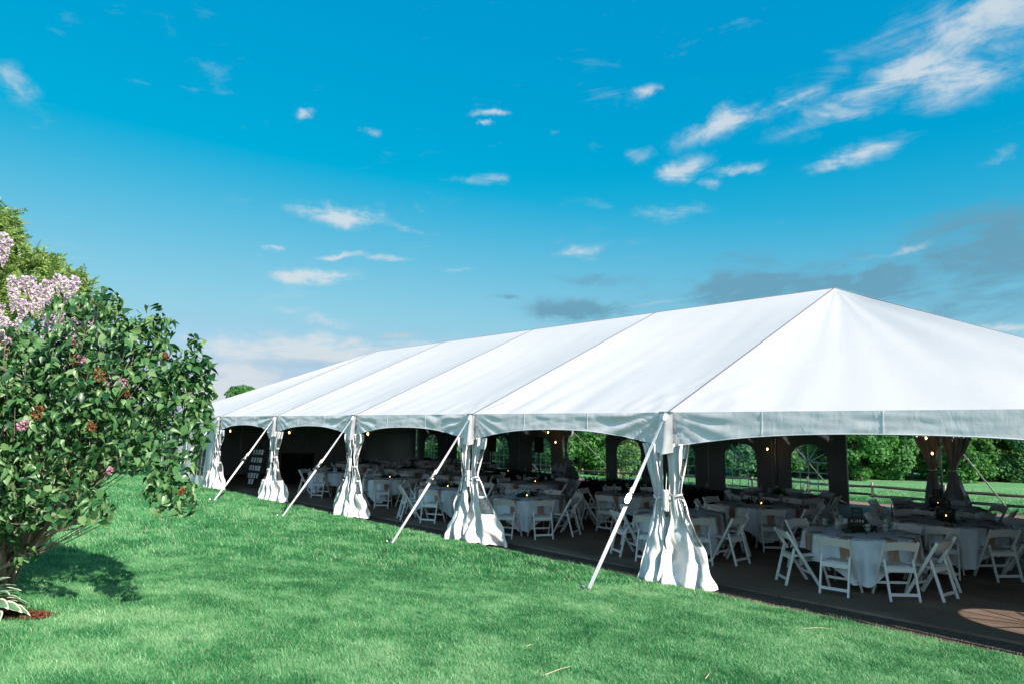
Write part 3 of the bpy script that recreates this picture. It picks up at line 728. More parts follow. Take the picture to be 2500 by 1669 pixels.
# ------------------------------------------------------------------ flat sidewalls with arched windows
def sidewall(p0, p1, ncell, label, inward, edge=None, seed=0, wins=None, sill=.20, spring=1.15, wtop=1.69, ww=1.12, bottomflare=0, wm='sidewall'):
    """wall cloth from p0 to p1 (ground plane), each cell holding one arched window"""
    p0 = Vector((*p0, 0)); p1 = Vector((*p1, 0)); L = (p1-p0).length; d = (p1-p0)/L; nrm = Vector((*inward, 0))
    t = thing('tent_sidewall', label, 'wall', tuple(p0), 0)
    cw = L/ncell; H = EH-.02
    arch = []
    for k in range(17):
        a_ = PI*k/16; rr = 1.0
        arch.append((math.cos(a_)*ww/2*(1 if k not in (0, 16) else 1), spring+(wtop-spring)*(math.sin(a_)**.85)))
    arch = arch[::-1]      # left to right
    hole = [(-ww/2, sill)]+arch+[(ww/2, sill)]
    def P(s_, z, off=0):
        w_ = .035*math.sin(s_*5.1+seed)*(.4+.6*(1-z/H))+.02*nz3(s_*2+seed, z*2, seed)+bottomflare*(1-z/H)**2
        q = d*s_+nrm*(off-w_); return (q.x, q.y, z)
    for c in range(ncell):
        sc = (c+.5)*cw; has = wins is None or c in wins
        mb = MB()
        if not has:
            mb.grid(lambda u, v: P(c*cw+u*cw, H*(1-v)), 12, 12)
            mb.build('wall_panel', M[wm], t, smooth=True); continue
        # ring of quads between hole outline and cell outline
        def to_rect(hx, hz):
            if hz <= sill+.001: return (math.copysign(cw/2, hx), 0.0)
            if abs(hx) > ww*.46 and hz < spring+.05: return (math.copysign(cw/2, hx), hz)
            # project radially from (0, spring)
            dx, dz = hx, hz-spring; k1 = (cw/2)/abs(dx) if abs(dx) > 1e-6 else 1e9; k2 = (H-spring)/dz if dz > 1e-6 else 1e9; k_ = min(k1, k2)
            return (dx*k_, spring+dz*k_)
        hl = [(-ww/2, sill)]+[(-ww/2, sill+(spring-sill)*k/4) for k in range(1, 4)]+arch+[(ww/2, spring-(spring-sill)*k/4) for k in range(1, 4)]+[(ww/2, sill)]
        rl = [to_rect(*q) for q in hl]
        nr = 4
        for k in range(len(hl)-1):
            for r_ in range(nr):
                f0, f1 = r_/nr, (r_+1)/nr
                pts = [(hl[k][0]*(1-f0)+rl[k][0]*f0, hl[k][1]*(1-f0)+rl[k][1]*f0), (hl[k+1][0]*(1-f0)+rl[k+1][0]*f0, hl[k+1][1]*(1-f0)+rl[k+1][1]*f0),
                       (hl[k+1][0]*(1-f1)+rl[k+1][0]*f1, hl[k+1][1]*(1-f1)+rl[k+1][1]*f1), (hl[k][0]*(1-f1)+rl[k][0]*f1, hl[k][1]*(1-f1)+rl[k][1]*f1)]
                mb.quad(*[P(sc+a_, b_) for a_, b_ in pts])
            # corner fill where the projection jumps from side to top
            if (abs(abs(rl[k][0])-cw/2) < 1e-6) != (abs(rl[k+1][1]-H) > 1e-6 and True) and 0: pass
            a_, b_ = rl[k], rl[k+1]
            onside_a = abs(abs(a_[0])-cw/2) < 1e-5; ontop_a = abs(a_[1]-H) < 1e-5; onside_b = abs(abs(b_[0])-cw/2) < 1e-5; ontop_b = abs(b_[1]-H) < 1e-5
            if onside_a and not ontop_a and ontop_b and not onside_b: mb.quad(P(sc+a_[0], a_[1]), P(sc+b_[0], b_[1]), P(sc-cw/2, H))
            if ontop_a and not onside_a and onside_b and not ontop_b: mb.quad(P(sc+a_[0], a_[1]), P(sc+b_[0], b_[1]), P(sc+cw/2, H))
        # strip under the sill
        for k in range(6):
            u0, u1 = -ww/2+ww*k/6, -ww/2+ww*(k+1)/6; r0, r1 = -cw/2+cw*k/6, -cw/2+cw*(k+1)/6
            mb.quad(P(sc+u0, sill), P(sc+u1, sill), P(sc+r1, 0), P(sc+r0, 0))
        mb.build('wall_panel', M[wm], t, smooth=True)
        fm = MB(); cen = P(sc, (sill+spring)/2)
        for k in range(len(hl)-1): fm.quad(P(sc+hl[k][0]*1.02, hl[k][1]+.0, .004), P(sc+hl[k+1][0]*1.02, hl[k+1][1], .004), P(sc, .7, .004))
        fm.quad(P(sc+ww/2, sill, .004), P(sc-ww/2, sill, .004), P(sc, .7, .004))
        wf = fm.build('window', M['clear'], t)
        bw = .026
        def wb_(a_, b_):
            m2 = MB(); m2.beam(P(sc+a_[0], a_[1], .012), P(sc+b_[0], b_[1], .012), bw, .006, tuple(nrm)) if abs(a_[0]-b_[0]) < 1e-6 else m2.beam(P(sc+a_[0], a_[1], .014), P(sc+b_[0], b_[1], .014), bw, .006, tuple(nrm))
            m2.build('window_bar', M['winbar'], wf)
        zz = [spring-.31*k for k in range(0, 4) if spring-.31*k > sill-.02]
        for z in zz: wb_((-ww/2, z), (ww/2, z))
        for xx in (-ww/4, 0, ww/4): wb_((xx, sill), (xx, spring))
        for a_ in (28, 58, 90, 122, 152):
            ca, sa = math.cos(R(a_)), math.sin(R(a_)); k_ = 1/math.sqrt((ca/(ww/2))**2+(sa/(wtop-spring))**2)
            wb_((0, spring), (ca*k_*.99, spring+sa*k_*.99))
        hb = MB(); hb.lathe([(0, .01), (.05, .01), (.05, -.01), (0, -.01)], (0, 0, 0), 10); ho = hb.build('fan_hub', M['bar'], wf)
        q = P(sc, spring, .022); ho.location = q; ho.rotation_euler = nrm.to_track_quat('Z', 'Y').to_euler()
    for s_ in (0.0, L):
        eb = MB(); eb.beam(P(s_, 0.0, .01), P(s_, H, .01), .03, .008, tuple(nrm)); eb.build('edge_hem', M['vinyl'], t)
    for c in range(ncell+1):
        if 0 < c < ncell:
            eb = MB(); eb.tube([P(c*cw, 0.02, .03), P(c*cw, H, .03)], .009, 6); eb.build('wall_cord', M['bar'], t)
    return t
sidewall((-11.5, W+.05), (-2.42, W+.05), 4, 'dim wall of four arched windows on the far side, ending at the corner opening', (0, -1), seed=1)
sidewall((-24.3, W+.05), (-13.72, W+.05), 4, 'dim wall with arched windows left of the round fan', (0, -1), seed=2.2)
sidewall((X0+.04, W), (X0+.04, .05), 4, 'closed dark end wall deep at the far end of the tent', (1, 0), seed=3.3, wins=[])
sidewall((X0, -.03), (-4*B-.25, -.03), 2, 'closed white wall with latticed windows beyond the farthest open bay', (0, 1), seed=4.4, sill=.38, bottomflare=.12, wtop=1.86, spring=1.31, wm='vinyl')
sidewall((X1-.05, W), (X1-.05, .12), 5, 'right end wall with arched windows that let a patch of sun onto the slab', (-1, 0), seed=5.5, wins=[4])

# ------------------------------------------------------------------ folding chairs
def chair_parts():
    P = []
    wpost, wrear = .215, .183
    for s_ in (-1, 1):      # long legs: back top (rear) to front foot
        mb = MB(); x = s_*wpost
        mb.beam((x, -.235, .800), (x, .215, 0.0), .022, .042, (0, 1, .4)); P.append(('leg', mb.mesh('front_leg', M['resin']), .006))
    for s_ in (-1, 1):      # rear legs, inside the long ones
        mb = MB(); x = s_*wrear
        mb.beam((x, -.115, .545), (x, -.255, 0.0), .024, .036, (0, 1, 0)); P.append(('leg', mb.mesh('rear_leg', M['resin']), .006))
    # backrest: curved board with a bowed top and arched lower edge
    mb = MB(); n = 10
    def brow(u, v, off):
        x = (u-.5)*2*(wpost-.008); bow = 1-(2*u-1)**2
        z = (.655+.030*bow)+(.790+.016*bow-(.655+.030*bow))*v; y = -.235+(.800-z)*.5625-.018*bow+off+.004
        return (x, y, z)
    for off, fl in ((-.011, 0), (.011, 1)): mb.grid(lambda u, v: brow(u, v, off), n, 3)
    k0 = n+1
    for v_ in (0, 3):
        for i in range(n):
            a_ = v_*k0+i; b_ = 4*k0+v_*k0+i; mb.f.append((a_, a_+1, b_+1, b_)); mb.mi.append(0)
    P.append(('backrest', mb.mesh('backrest', M['resin']), 0))
    mb = MB(); mb.beam((0, -.135, .432), (0, .225, .452), .365, .022); P.append(('seat', mb.mesh('seat_frame', M['resin']), .006))
    mb = MB(); mb.beam((0, -.105, .450), (0, .195, .468), .310, .016); P.append(('seat_pad', mb.mesh('seat_pad', M['seatpad']), .006))
    mb = MB(); mb.beam((-wrear, -.148, .405), (wrear, -.148, .405), .020, .062); P.append(('rail', mb.mesh('seat_rail', M['resin']), .004))
    mb = MB(); mb.beam((-wrear, -.232, .090), (wrear, -.232, .090), .018, .042); P.append(('rail', mb.mesh('rear_rail', M['resin']), .004))
    mb = MB(); mb.beam((-wpost, .115, .178), (wpost, .115, .178), .018, .036); P.append(('rail', mb.mesh('front_rail', M['resin']), .004))
    for nm_, me_, bv_ in P:
        for v_ in me_.vertices: v_.co.z *= .94
    return P
CP = chair_parts()
def make_chair():
    t = thing('folding_chair', '', 'chair')
    for nm, me, bv in CP:
        # bevel baked into the mesh once so that all chairs share it
        if bv:
            bm = bmesh.new(); bm.from_mesh(me); bmesh.ops.bevel(bm, geom=list(bm.edges), offset=bv*.6, segments=1, affect='EDGES'); bm.to_mesh(me); bm.free()
        o = link(nm, me, t)
        if nm == 'leg':
            pass
    return t
proto = make_chair(); PROTO_FREE = [proto]
def place(proto_list, make=None):
    if proto_list and proto_list[0].get('used') is None and not PLACED.get(proto_list[0].name): PLACED[proto_list[0].name] = 1; return proto_list[0]
    return copy_tree(proto_list[0])
PLACED = {}
def put_chair(x, y, ang, label, group):
    """ang: direction the sitter faces"""
    o = place([proto]); o.location = (x, y, 0.0); o.rotation_euler = (0, 0, ang-PI/2); tag(o, label, 'chair', group); return o

# goblet with water
gl = thing('water_goblet', '', 'glass')
mb = MB(); mb.lathe([(0, 0), (.036, .001), (.034, .004), (.006, .010), (.0045, .03), (.0045, .062), (.010, .070), (.030, .088), (.041, .115), (.041, .140), (.034, .170)], n=16); mb.build('bowl', M['glass'], gl, smooth=True)
mb = MB(); mb.lathe([(.036, .166), (.036, .171), (.033, .171), (.033, .166)], n=16); mb.build('rim', mat('glass rim', (.75, .82, .84), .1), gl, smooth=True)
mb = MB(); mb.lathe([(0, .074), (.026, .086), (.037, .110), (.0385, .128), (0, .128)], n=16); mb.build('water', clear_mat('water', .22, (.9, .96, .97), .03, (.6, .72, .74)), gl, smooth=True)
# napkin hanging over a table edge: local +x points outwards, origin on the table rim
nk = MB()
def nfn(u, v):
    s_ = -.20+.50*v; y = (u-.5)*.125*(1+.06*v)+.006*math.sin(v*7)
    if s_ < 0: return (s_, y, .012+.004*math.sin(u*9+v*8))
    a_ = min(s_/.03, 1)*PI/2; return (.030*math.sin(a_)+.006*math.sin(u*8+v*6)+.028, y, .012-.03*(1-math.cos(a_))-max(0, s_-.03))
nk.grid(nfn, 6, 22); nkm = nk.mesh('napkin', M['napkin'], True)
# cutlery
fk = MB(); fk.beam((-.09, 0, 0), (.03, 0, .002), .007, .003); fk.beam((.03, 0, .002), (.06, 0, .003), .022, .003)
for k in (-1.5, -.5, .5, 1.5): fk.beam((.06, k*.006, .003), (.10, k*.006, .005), .003, .002)
fkm = fk.mesh('fork', M['steel']); kf = MB(); kf.beam((-.11, 0, 0), (-.01, 0, .001), .012, .006); kf.beam((-.01, 0, .001), (.11, .002, .001), .019, .002); kfm = kf.mesh('knife', M['steel'])
# leafy centrepiece greens
leaf_v = [(0, 0, 0), (.35, .22, .05), (.7, .16, .03), (1, 0, -.06), (.7, -.16, .03), (.35, -.22, .05)]
leaf_f = [(0, 1, 5), (1, 2, 5), (2, 4, 5), (2, 3, 4)]
M['greens'] = foliage_mat('dark eucalyptus greens', [(.010, .030, .016), (.022, .055, .030), (.045, .085, .050)], .15, .5, 6)
def greens(name, length, wid, n_, seed, hgt=.10):
    r_ = np.random.default_rng(seed); t_ = r_.uniform(-1, 1, n_)
    P = np.stack([t_*length/2, r_.normal(0, wid*.4, n_)*(1-.5*np.abs(t_)), .015+np.abs(r_.normal(0, hgt*.5, n_))*(1-.6*np.abs(t_))], 1)
    D = np.stack([r_.normal(0, 1, n_), r_.normal(0, 1, n_), r_.normal(.9, .6, n_)], 1)
    V, F = scatter(leaf_v, leaf_f, P, frames(D, r_.uniform(0, 6.3, n_)), r_.uniform(.045, .085, n_)); return np_mesh(name, V, F, M['greens'])
vine_mb = MB(); vine_mb.tube([(-.24, .02, .01), (-.1, -.03, .03), (.05, .03, .02), (.25, -.01, .01)], .005, 5); vine_mesh = vine_mb.mesh('stem', M['bark_far'])
gr_mesh = [greens('greens', .52, .16, 260, 5), greens('greens', .56, .18, 260, 6)]
# tiered black lantern: two stacked slatted boxes around candles, top box smaller
def lantern(loc, label, rz=0, scale=1.0, tiers=2):
    t = thing('lantern', label, 'lantern', loc, rz, 'black lanterns on the tables'); z = 0.0
    for k in range(tiers):
        w_ = (.15, .085)[k]*scale*1.25; h_ = (.13, .095)[k]*scale*1.2; mb = MB()
        mb.box(-w_/2, w_/2, -w_/2, w_/2, z, z+.010); mb.box(-w_/2, w_/2, -w_/2, w_/2, z+h_-.014, z+h_)
        mb.box(-w_/2*1.06, w_/2*1.06, -w_/2*1.06, w_/2*1.06, z+h_*.55, z+h_*.60)
        mb.build(('lower_case', 'upper_case')[k], M['black'], t, bevel=.002)
        for s_ in range(4):
            for j in range(7 if k == 0 else 4):
                m_ = (7 if k == 0 else 4)-1; a_ = -w_/2+.006+(w_-.012)*j/m_; x_, y_ = ((a_, -w_/2+.004), (w_/2-.004, a_), (a_, w_/2-.004), (-w_/2+.004, a_))[s_]
                b_ = MB(); b_.box(x_-.004, x_+.004, y_-.004, y_+.004, z+.010, z+h_-.014); b_.build('upright', M['black'], t)
        z += h_
    mb = MB(); mb.lathe([(0, .012), (.022, .012), (.022, .07), (0, .07)], n=10); c_ = mb.build('candle', M['candle'], t)
    mb = MB(); mb.lathe([(0, .070), (.006, .078), (.004, .088), (0, .10)], n=6); mb.build('flame', M['flame'], c_)
    return t

def cloth_round(rad, half, rot, seed, zt=.710):
    mb = MB(); nth, ns = 128, 26
    def fn(u, v):
        th = 2*PI*u; q = half/max(abs(math.cos(th-rot)), abs(math.sin(th-rot))); q = min(q, rad+.63)
        s_ = q*v
        if s_ <= rad: return (s_*math.cos(th), s_*math.sin(th), zt+.0015*nz3(s_*5, th*3, seed))
        h = s_-rad; hang = q-rad
        # folds gather towards the four points
        cp = abs(math.sin(2*(th-rot)))**2.2
        fold = math.sin(th*12+seed)*.5+math.sin(th*23+seed*2)*.5*cp+.5*nz3(th*3+seed, 1, seed)
        rr = rad+.018+.05*fold*min(1, h/.22)+.05*h*(1-cp)
        th2 = th
        if cp > .2:   # points narrow towards their tip
            tc = rot+PI/4+round((th-rot-PI/4)/(PI/2))*PI/2; th2 = th+(tc-th)*.25*min(1, h/.5)*cp
            rr += .06*h*cp
        return (rr*math.cos(th2), rr*math.sin(th2), max(zt-h*.97-.004*h*fold, .03+.02*abs(fold)))
    mb.grid(fn, nth, ns); return mb.mesh('tablecloth', M['cloth'], True)

SECT = ['near side', 'near right', 'right side', 'far right', 'far side', 'far left', 'left side', 'near left']
def sectors(cx, cy, angs):
    """name for every seat, from its direction as seen from the camera"""
    base = math.atan2(CAM[1]-cy, CAM[0]-cx)
    rel = [((a_-base+PI) % (2*PI))-PI for a_ in angs]           # 0 nearest, + = counter-clockwise = to the right seen from camera
    order = sorted(range(len(angs)), key=lambda i: rel[i] % (2*PI)); n_ = len(angs)
    best = min(range(8), key=lambda s_: sum(abs((((rel[order[k]]-(k+s_)*PI/4)+PI) % (2*PI))-PI) for k in range(n_)))
    out = {}
    for k, i in enumerate(order): out[i] = SECT[(k+best) % 8]
    return [out[i] for i in range(n_)]
tb_proto = {}
def round_table(cx, cy, name, angs, rot, detail, seed, cloth='plain', skip=(), rchair=.96, lant=0, candle=0, chair_r=None):
    angs = [R(a_) for a_ in angs]; sec = sectors(cx, cy, angs)
    t = thing('round_table', 'round folding table under the cloth of %s' % name, 'table', (cx, cy, 0), 0, 'round dining tables')
    if 'top' not in tb_proto:
        mb = MB(); mb.lathe([(0, .705), (.76, .705), (.76, .678), (0, .678)], n=40); tb_proto['top'] = mb.mesh('tabletop', M['runner'])
        mb = MB(); mb.tube([(0, -.24, 0), (0, -.24, .678)], .014, 8); tb_proto['leg'] = mb.mesh('leg', M['alu'])
    link('tabletop', tb_proto['top'], t)
    for a_ in range(4):
        o = link('leg', tb_proto['leg'], t); o.location = (.28*(1 if a_ % 2 else -1), .0 if a_ < 2 else .48, 0)
    key = ('c', seed % 3)
    cl = link('tablecloth', cloth_round(.762, 1.145, rot, seed)); cl.location = (cx, cy, 0)
    tag(cl, 'white square cloth hanging in points on %s' % name, 'tablecloth', 'white cloths on the round tables')
    rr = random.Random(seed)
    for k, a_ in enumerate(angs):
        if k in skip: continue
        rc = (chair_r[k] if chair_r else rchair)
        x, y = cx+rc*math.cos(a_), cy+rc*math.sin(a_)
        put_chair(x, y, a_+PI+rr.uniform(-.10, .10), 'white folding chair at %s of %s' % (sec[k], name), 'white folding chairs around the round tables')
        # napkin
        o = link('napkin', nkm); b_ = a_+.07; o.location = (cx+.765*math.cos(b_), cy+.765*math.sin(b_), .707); o.rotation_euler = (0, 0, b_+rr.uniform(-.12, .12))
        tag(o, 'blush napkin hanging at %s of %s' % (sec[k], name), 'napkin', 'blush napkins over the table edges')
        gx_ = copy_tree(gl) if PLACED.get('gl') else gl; PLACED['gl'] = 1
        b_ = a_-.30+rr.uniform(-.08, .08); rad = .50+rr.uniform(-.05, .05)
        gx_.location = (cx+rad*math.cos(b_), cy+rad*math.sin(b_), .712); tag(gx_, 'water goblet at %s of %s' % (sec[k], name), 'glass', 'water goblets on the tables')
        if detail:
            for mm, off, nm in ((fkm, .16, 'fork'), (kfm, -.14, 'knife')):
                c_ = link(nm, mm); b_ = a_+off; c_.location = (cx+.62*math.cos(b_), cy+.62*math.sin(b_), .717); c_.rotation_euler = (0, 0, a_)
                tag(c_, 'steel %s at %s of %s' % (nm, sec[k], name), nm, 'cutlery on the front tables')
    gm_ = thing('centrepiece', 'dark leafy greens in the middle of %s' % name, 'greenery', (cx, cy, .712), rr.uniform(0, 3)+.6, 'leafy centrepieces')
    tag(link('foliage', gr_mesh[seed % 2], gm_), kind='stuff'); link('stem', vine_mesh, gm_)
    if lant: lantern((cx-.03, cy+.02, .715), 'tiered black lantern among the greens on %s' % name, .5, 1.25)
    if candle:
        cv = thing('votive', 'glass votive with a lit candle on %s' % name, 'candle', (cx+.12, cy-.10, .712), 0, 'votive candles')
        mb = MB(); mb.lathe([(0, 0), (.03, 0), (.034, .075)], n=12); mb.build('cup', M['glass'], cv, smooth=True)
        mb = MB(); mb.lathe([(0, .003), (.024, .003), (.024, .03), (0, .03)], n=10); c_ = mb.build('wax', M['candle'], cv)
        mb = MB(); mb.lathe([(0, .030), (.007, .038), (.005, .048), (0, .06)], n=6); mb.build('flame', M['flame'], c_)
T = [
    (1.78, 2.20, 'the frontmost round table at right', [-128, -86, -42, -12, 26, 76, 118, 163], R(-113), 1, 1, 1, 0),
    (-1.30, 2.10, 'the round table behind the nearest curtain', [-120, -83, -38, -4, 42, 90, 135, 178], R(-60), 1, 2, 0, 0),
    (-4.93, 1.80, 'the table right of the second curtain', [-152, -66, -26, 14, 60, 105, 150, -108+0], R(-92), 1, 3, 0, 1),
    (-7.72, 1.80, 'the table left of the second curtain', [-108, -58, -10, 35, 80, 125, 168, 210], R(-70), 1, 4, 0, 1),
    (-11.02, 2.25, 'the table right of the third curtain', [-142, -44, -5, 40, 85, 130, 175, -92], R(-100), 0, 5, 0, 1),
    (-14.30, 2.25, 'the table left of the third curtain', [-150, -52, -8, 35, 80, 125, 168, 206], R(-125), 0, 6, 0, 0),
    (2.27, 4.55, 'the second-row table at the right edge', [-130, -78, -36, 4, 50, 95, 140, 188], R(-105), 0, 7, 1, 0),
    (-.97, 4.35, 'the dim second-row table behind the frontmost', [-150, -100, -50, -8, 38, 84, 130, 172], R(-97), 0, 8, 0, 1),
    (-3.95, 4.10, 'the second-row table left of the nearest curtain', [-124, -78, -30, 14, 60, 105, 150, 195], R(-60), 0, 9, 0, 0),
    (-7.40, 4.45, 'the second-row table behind the second curtain', [-130, -85, -40, 5, 50, 95, 140, 185], R(-80), 0, 10, 0, 1),
    (-10.75, 4.75, 'the second-row table behind the third curtain', [-120, -75, -30, 15, 60, 105, 150, 195], R(-50), 0, 11, 0, 1),
    (-14.10, 4.95, 'the second-row table seen under the fourth curtain', [-110, -65, -20, 25, 70, 115, 160, 205], R(-80), 0, 12, 0, 0),
    (1.55, 6.60, 'the back-row table before the corner curtain', [-130, -85, -40, 5, 50, 95, 140, 185], R(-85), 0, 13, 1, 0),
    (-1.55, 6.45, 'the back-row table before the arched windows', [-120, -75, -30, 15, 60, 105, 150, 195], R(-60), 0, 14, 0, 1),
    (-14.6, 7.9, 'the dark table deep inside left of centre', [-120, -75, -30, 15, 60, 105, 150, 195], R(-60), 0, 15, 0, 0),
    (-17.6, 5.2, 'the dark table left of the deep rows', [-120, -75, -30, 15, 60, 105, 150, 195], R(-60), 0, 17, 0, 0),
    (-18.2, 8.6, 'the darkest table near the end wall', [-130, -85, -40, 5, 50, 95, 140, 185], R(-30), 0, 18, 0, 0),
]
CR = {0: [.96, .90, .90, .98, .95, .93, .93, .95], 1: [.95, .93, .90, 1.05, .93, .93, .93, .93]}
for k, (cx, cy, nm, an, rot, det, sd_, la, ca) in enumerate(T):
    if k == 2: an = [-152, -66, -26, 14, 60, 105, 150, -108][:3]+[14, 60, 105, 150, 208-.0]; an[0] = -114; an[-1] = -160
    sk = ()
    round_table(cx, cy, nm, an, rot, det, sd_, lant=la, candle=ca, skip=sk, chair_r=CR.get(k))
# cushion on the leftmost chair of the frontmost table
mb = MB(); mb.lathe([(0, .035), (.12, .035), (.165, .022), (.175, .010), (.16, 0), (0, 0)], n=20)
cu = mb.build('seat_cushion', M['cushion'], smooth=True); a_ = R(-128); cu.location = (1.78+.95*math.cos(a_), 2.20+.95*math.sin(a_), .446)
tag(cu, 'round black cushion on the left chair of the frontmost table', 'cushion')

# long black tables with a garland
def long_table(x0, x1, y0, y1, label, nm, seed):
    t = thing('banquet_table', 'long table hidden under %s' % nm, 'table', ((x0+x1)/2, (y0+y1)/2, 0))
    L = x1-x0; D_ = y1-y0; mb = MB(); mb.box(-L/2, L/2, -D_/2, D_/2, .67, .704); mb.build('tabletop', M['runner'], t)
    for sx in (-1, 1):
        for sy in (-1, 1): mb = MB(); mb.tube([(sx*(L/2-.2), sy*(D_/2-.1), 0), (sx*(L/2-.2), sy*(D_/2-.1), .67)], .014, 8); mb.build('leg', M['alu'], t)
    cl = MB(); per = []
    nseg = int((L+D_)*2*14)
    for k in range(nseg):
        s_ = k/nseg*2*(L+D_)
        if s_ < L: p = (-L/2+s_, -D_/2)
        elif s_ < L+D_: p = (L/2, -D_/2+s_-L)
        elif s_ < 2*L+D_: p = (L/2-(s_-L-D_), D_/2)
        else: p = (-L/2, D_/2-(s_-2*L-D_))
        per.append(p)
    rows = [(0, .712, 0), (.006, .707, .0), (.012, .66, .3), (.02, .35, .8), (.03, .02, 1)]
    i0 = 0
    for e_, z_, w_ in rows:
        for k, p in enumerate(per):
            f_ = 1+(e_+w_*.022*math.sin(k*.9+seed))/max(abs(p[0]), .3); g_ = 1+(e_+w_*.022*math.sin(k*.9+seed))/max(abs(p[1]), .3)
            cl.v.append((p[0]*f_ if abs(abs(p[0])-L/2) < 1e-6 else p[0], p[1]*g_ if abs(abs(p[1])-D_/2) < 1e-6 else p[1], z_))
    m_ = len(per)
    for r_ in range(len(rows)-1):
        for k in range(m_): a_ = r_*m_+k; b_ = r_*m_+(k+1) % m_; cl.f.append((a_, b_, b_+m_, a_+m_)); cl.mi.append(0)
    cl.f.append(tuple(range(m_))); cl.mi.append(0)
    o = cl.build('black_tablecloth', M['dark_cloth']); o.location = t.location; tag(o, label, 'tablecloth')
    gm_ = thing('garland', 'leafy garland running along %s' % nm, 'garland', ((x0+x1)/2, y0+.22, .712))
    tag(link('foliage', greens('garland', L*.96, .22, int(L*360), seed, .16), gm_), kind='stuff')
    mb = MB(); mb.tube([(-L*.47+L*.94*k/14, .04*math.sin(k*1.3), .015) for k in range(15)], .007, 5); mb.build('stem', M['bark_far'], gm_)
    ordn = ['leftmost', 'second', 'third', 'fourth', 'fifth', 'sixth', 'seventh', 'eighth', 'ninth', 'tenth', 'eleventh']
    rr = random.Random(seed)
    for k in range(int(L/.42)):
        x = x0+.25+k*(L-.5)/(int(L/.42)-1); g_ = copy_tree(gl); g_.location = (x, y0+.42+rr.uniform(-.06, .1), .712)
        tag(g_, '%s glass from the left behind the garland on %s' % (ordn[k], nm), 'glass', 'glasses along %s' % nm)
    for k in range(int(L/1.1)):
        x = x0+.7+k*1.1; fl_ = thing('champagne_flute', '%s tall flute from the left on %s' % (ordn[k], nm), 'glass', (x, y0+.5, .712), 0, 'flutes along %s' % nm)
        mb = MB(); mb.lathe([(0, 0), (.03, .001), (.005, .008), (.004, .08), (.018, .10), (.026, .17), (.022, .225)], n=12); mb.build('bowl', M['glass'], fl_, smooth=True)
        mb = MB(); mb.lathe([(.023, .222), (.023, .226), (.020, .226)], n=12); mb.build('rim', M['bar'], fl_)
long_table(-6.85, -2.85, 5.5, 6.26, 'black cloth falling to the floor on the long table behind the nearest curtain', 'the right-hand black table', 3)
long_table(-12.6, -8.6, 5.8, 6.56, 'black cloth on the long table left of the bright gap', 'the left-hand black table', 4)
lantern((-10.2, 6.0, .715), 'black lantern on the left-hand long black table', .2, 1.3)

# blue card holders
for x, y, lb in ((-5.12, 1.72, 'pale blue table card among goblets right of the second curtain'), (-14.0, 2.1, 'pale blue table card left of the third curtain')):
    t = thing('table_card', lb, 'card', (x, y, .712), .9); mb = MB(); mb.box(-.055, .055, -.003, .003, .0, .13); mb.build('card', M['bluecard'], t)
    mb = MB()
    for k in range(3): mb.box(-.035+.006*k, .035-.006*k, -.0045, -.0032, .035+.028*k, .042+.028*k)
    mb.build('print', M['ink'], t)

# pedestal fan
t = thing('pedestal_fan', 'round white pedestal fan facing us beside the far tied curtain', 'fan', (-13.1, 11.3, -.56), R(-55))
mb = MB(); mb.lathe([(0, .59), (.22, .585), (.24, .56)], n=20); mb.build('base', M['fan'], t, smooth=True)
mb = MB(); mb.tube([(0, 0, .58), (0, 0, .95)], .018, 8); mb.build('stand', M['alu'], t)
mb = MB(); mb.tube([(0, 0, 1.0), (.16, 0, 1.0)], .07, 12); mb.build('motor', M['fan'], t, smooth=True)
for k in range(3):
    a0 = 2*PI*k/3+.5; mb = MB()
    mb.grid(lambda u, v: (.20+.03*(v-.5)*2*(.4+u), (.05+.21*u)*math.cos(a0+(v-.5)*1.5), 1.0+(.05+.21*u)*math.sin(a0+(v-.5)*1.5)), 6, 6); mb.build('blade', M['bar'], t, smooth=True)
mb = MB()
for xr, rr_ in ((.16, .27), (.215, .30), (.27, .27), (.285, .09)):
    pts = [(xr, rr_*math.cos(a_), 1.0+rr_*math.sin(a_)) for a_ in np.linspace(0, 2*PI, 25)]; mb.tube(pts, .004, 4, False)
for k in range(36):
    a_ = 2*PI*k/36; c_, s_ = math.cos(a_), math.sin(a_); mb.tube([(.16, .07*c_, 1+.07*s_), (.16, .27*c_, 1+.27*s_), (.215, .30*c_, 1+.30*s_), (.27, .27*c_, 1+.27*s_), (.285, .05*c_, 1+.05*s_)], .0025, 3, False)
mb.build('grille', M['fan'], t)
# loudspeaker on a tripod
t = thing('speaker_stand', 'black tripod stand holding a loudspeaker before a far window', 'stand', (-13.1, 10.2, 0))
mb = MB(); mb.tube([(0, 0, .1), (0, 0, 1.16)], .02, 8); mb.build('pole', M['black'], t)
for k in range(3): a_ = 2*PI*k/3; mb = MB(); mb.tube([(0, 0, .55), (.42*math.cos(a_), .42*math.sin(a_), .01)], .014, 6); mb.build('leg', M['black'], t)
t = thing('loudspeaker', 'black loudspeaker box raised on its stand before a far window', 'speaker', (-13.1, 10.2, 1.16), R(-40))
mb = MB(); mb.box(-.18, .18, -.17, .17, 0, .58); mb.build('cabinet', M['plastic_black'], t, bevel=.012)
mb = MB(); mb.box(-.165, .165, -.182, -.171, .02, .56); mb.build('grille', M['black'], t, bevel=.004)
t = thing('speaker_stand', 'black tripod stand left of the two arched windows far inside', 'stand', (-15.9, 10.2, 0))
mb = MB(); mb.tube([(0, 0, .1), (0, 0, 1.10)], .02, 8); mb.build('pole', M['black'], t)
for k in range(3): a_ = 2*PI*k/3; mb = MB(); mb.tube([(0, 0, .55), (.42*math.cos(a_), .42*math.sin(a_), .01)], .014, 6); mb.build('leg', M['black'], t)
t = thing('loudspeaker', 'black loudspeaker box between dark wall and arched window far left inside', 'speaker', (-15.9, 10.2, 1.10), R(-30))
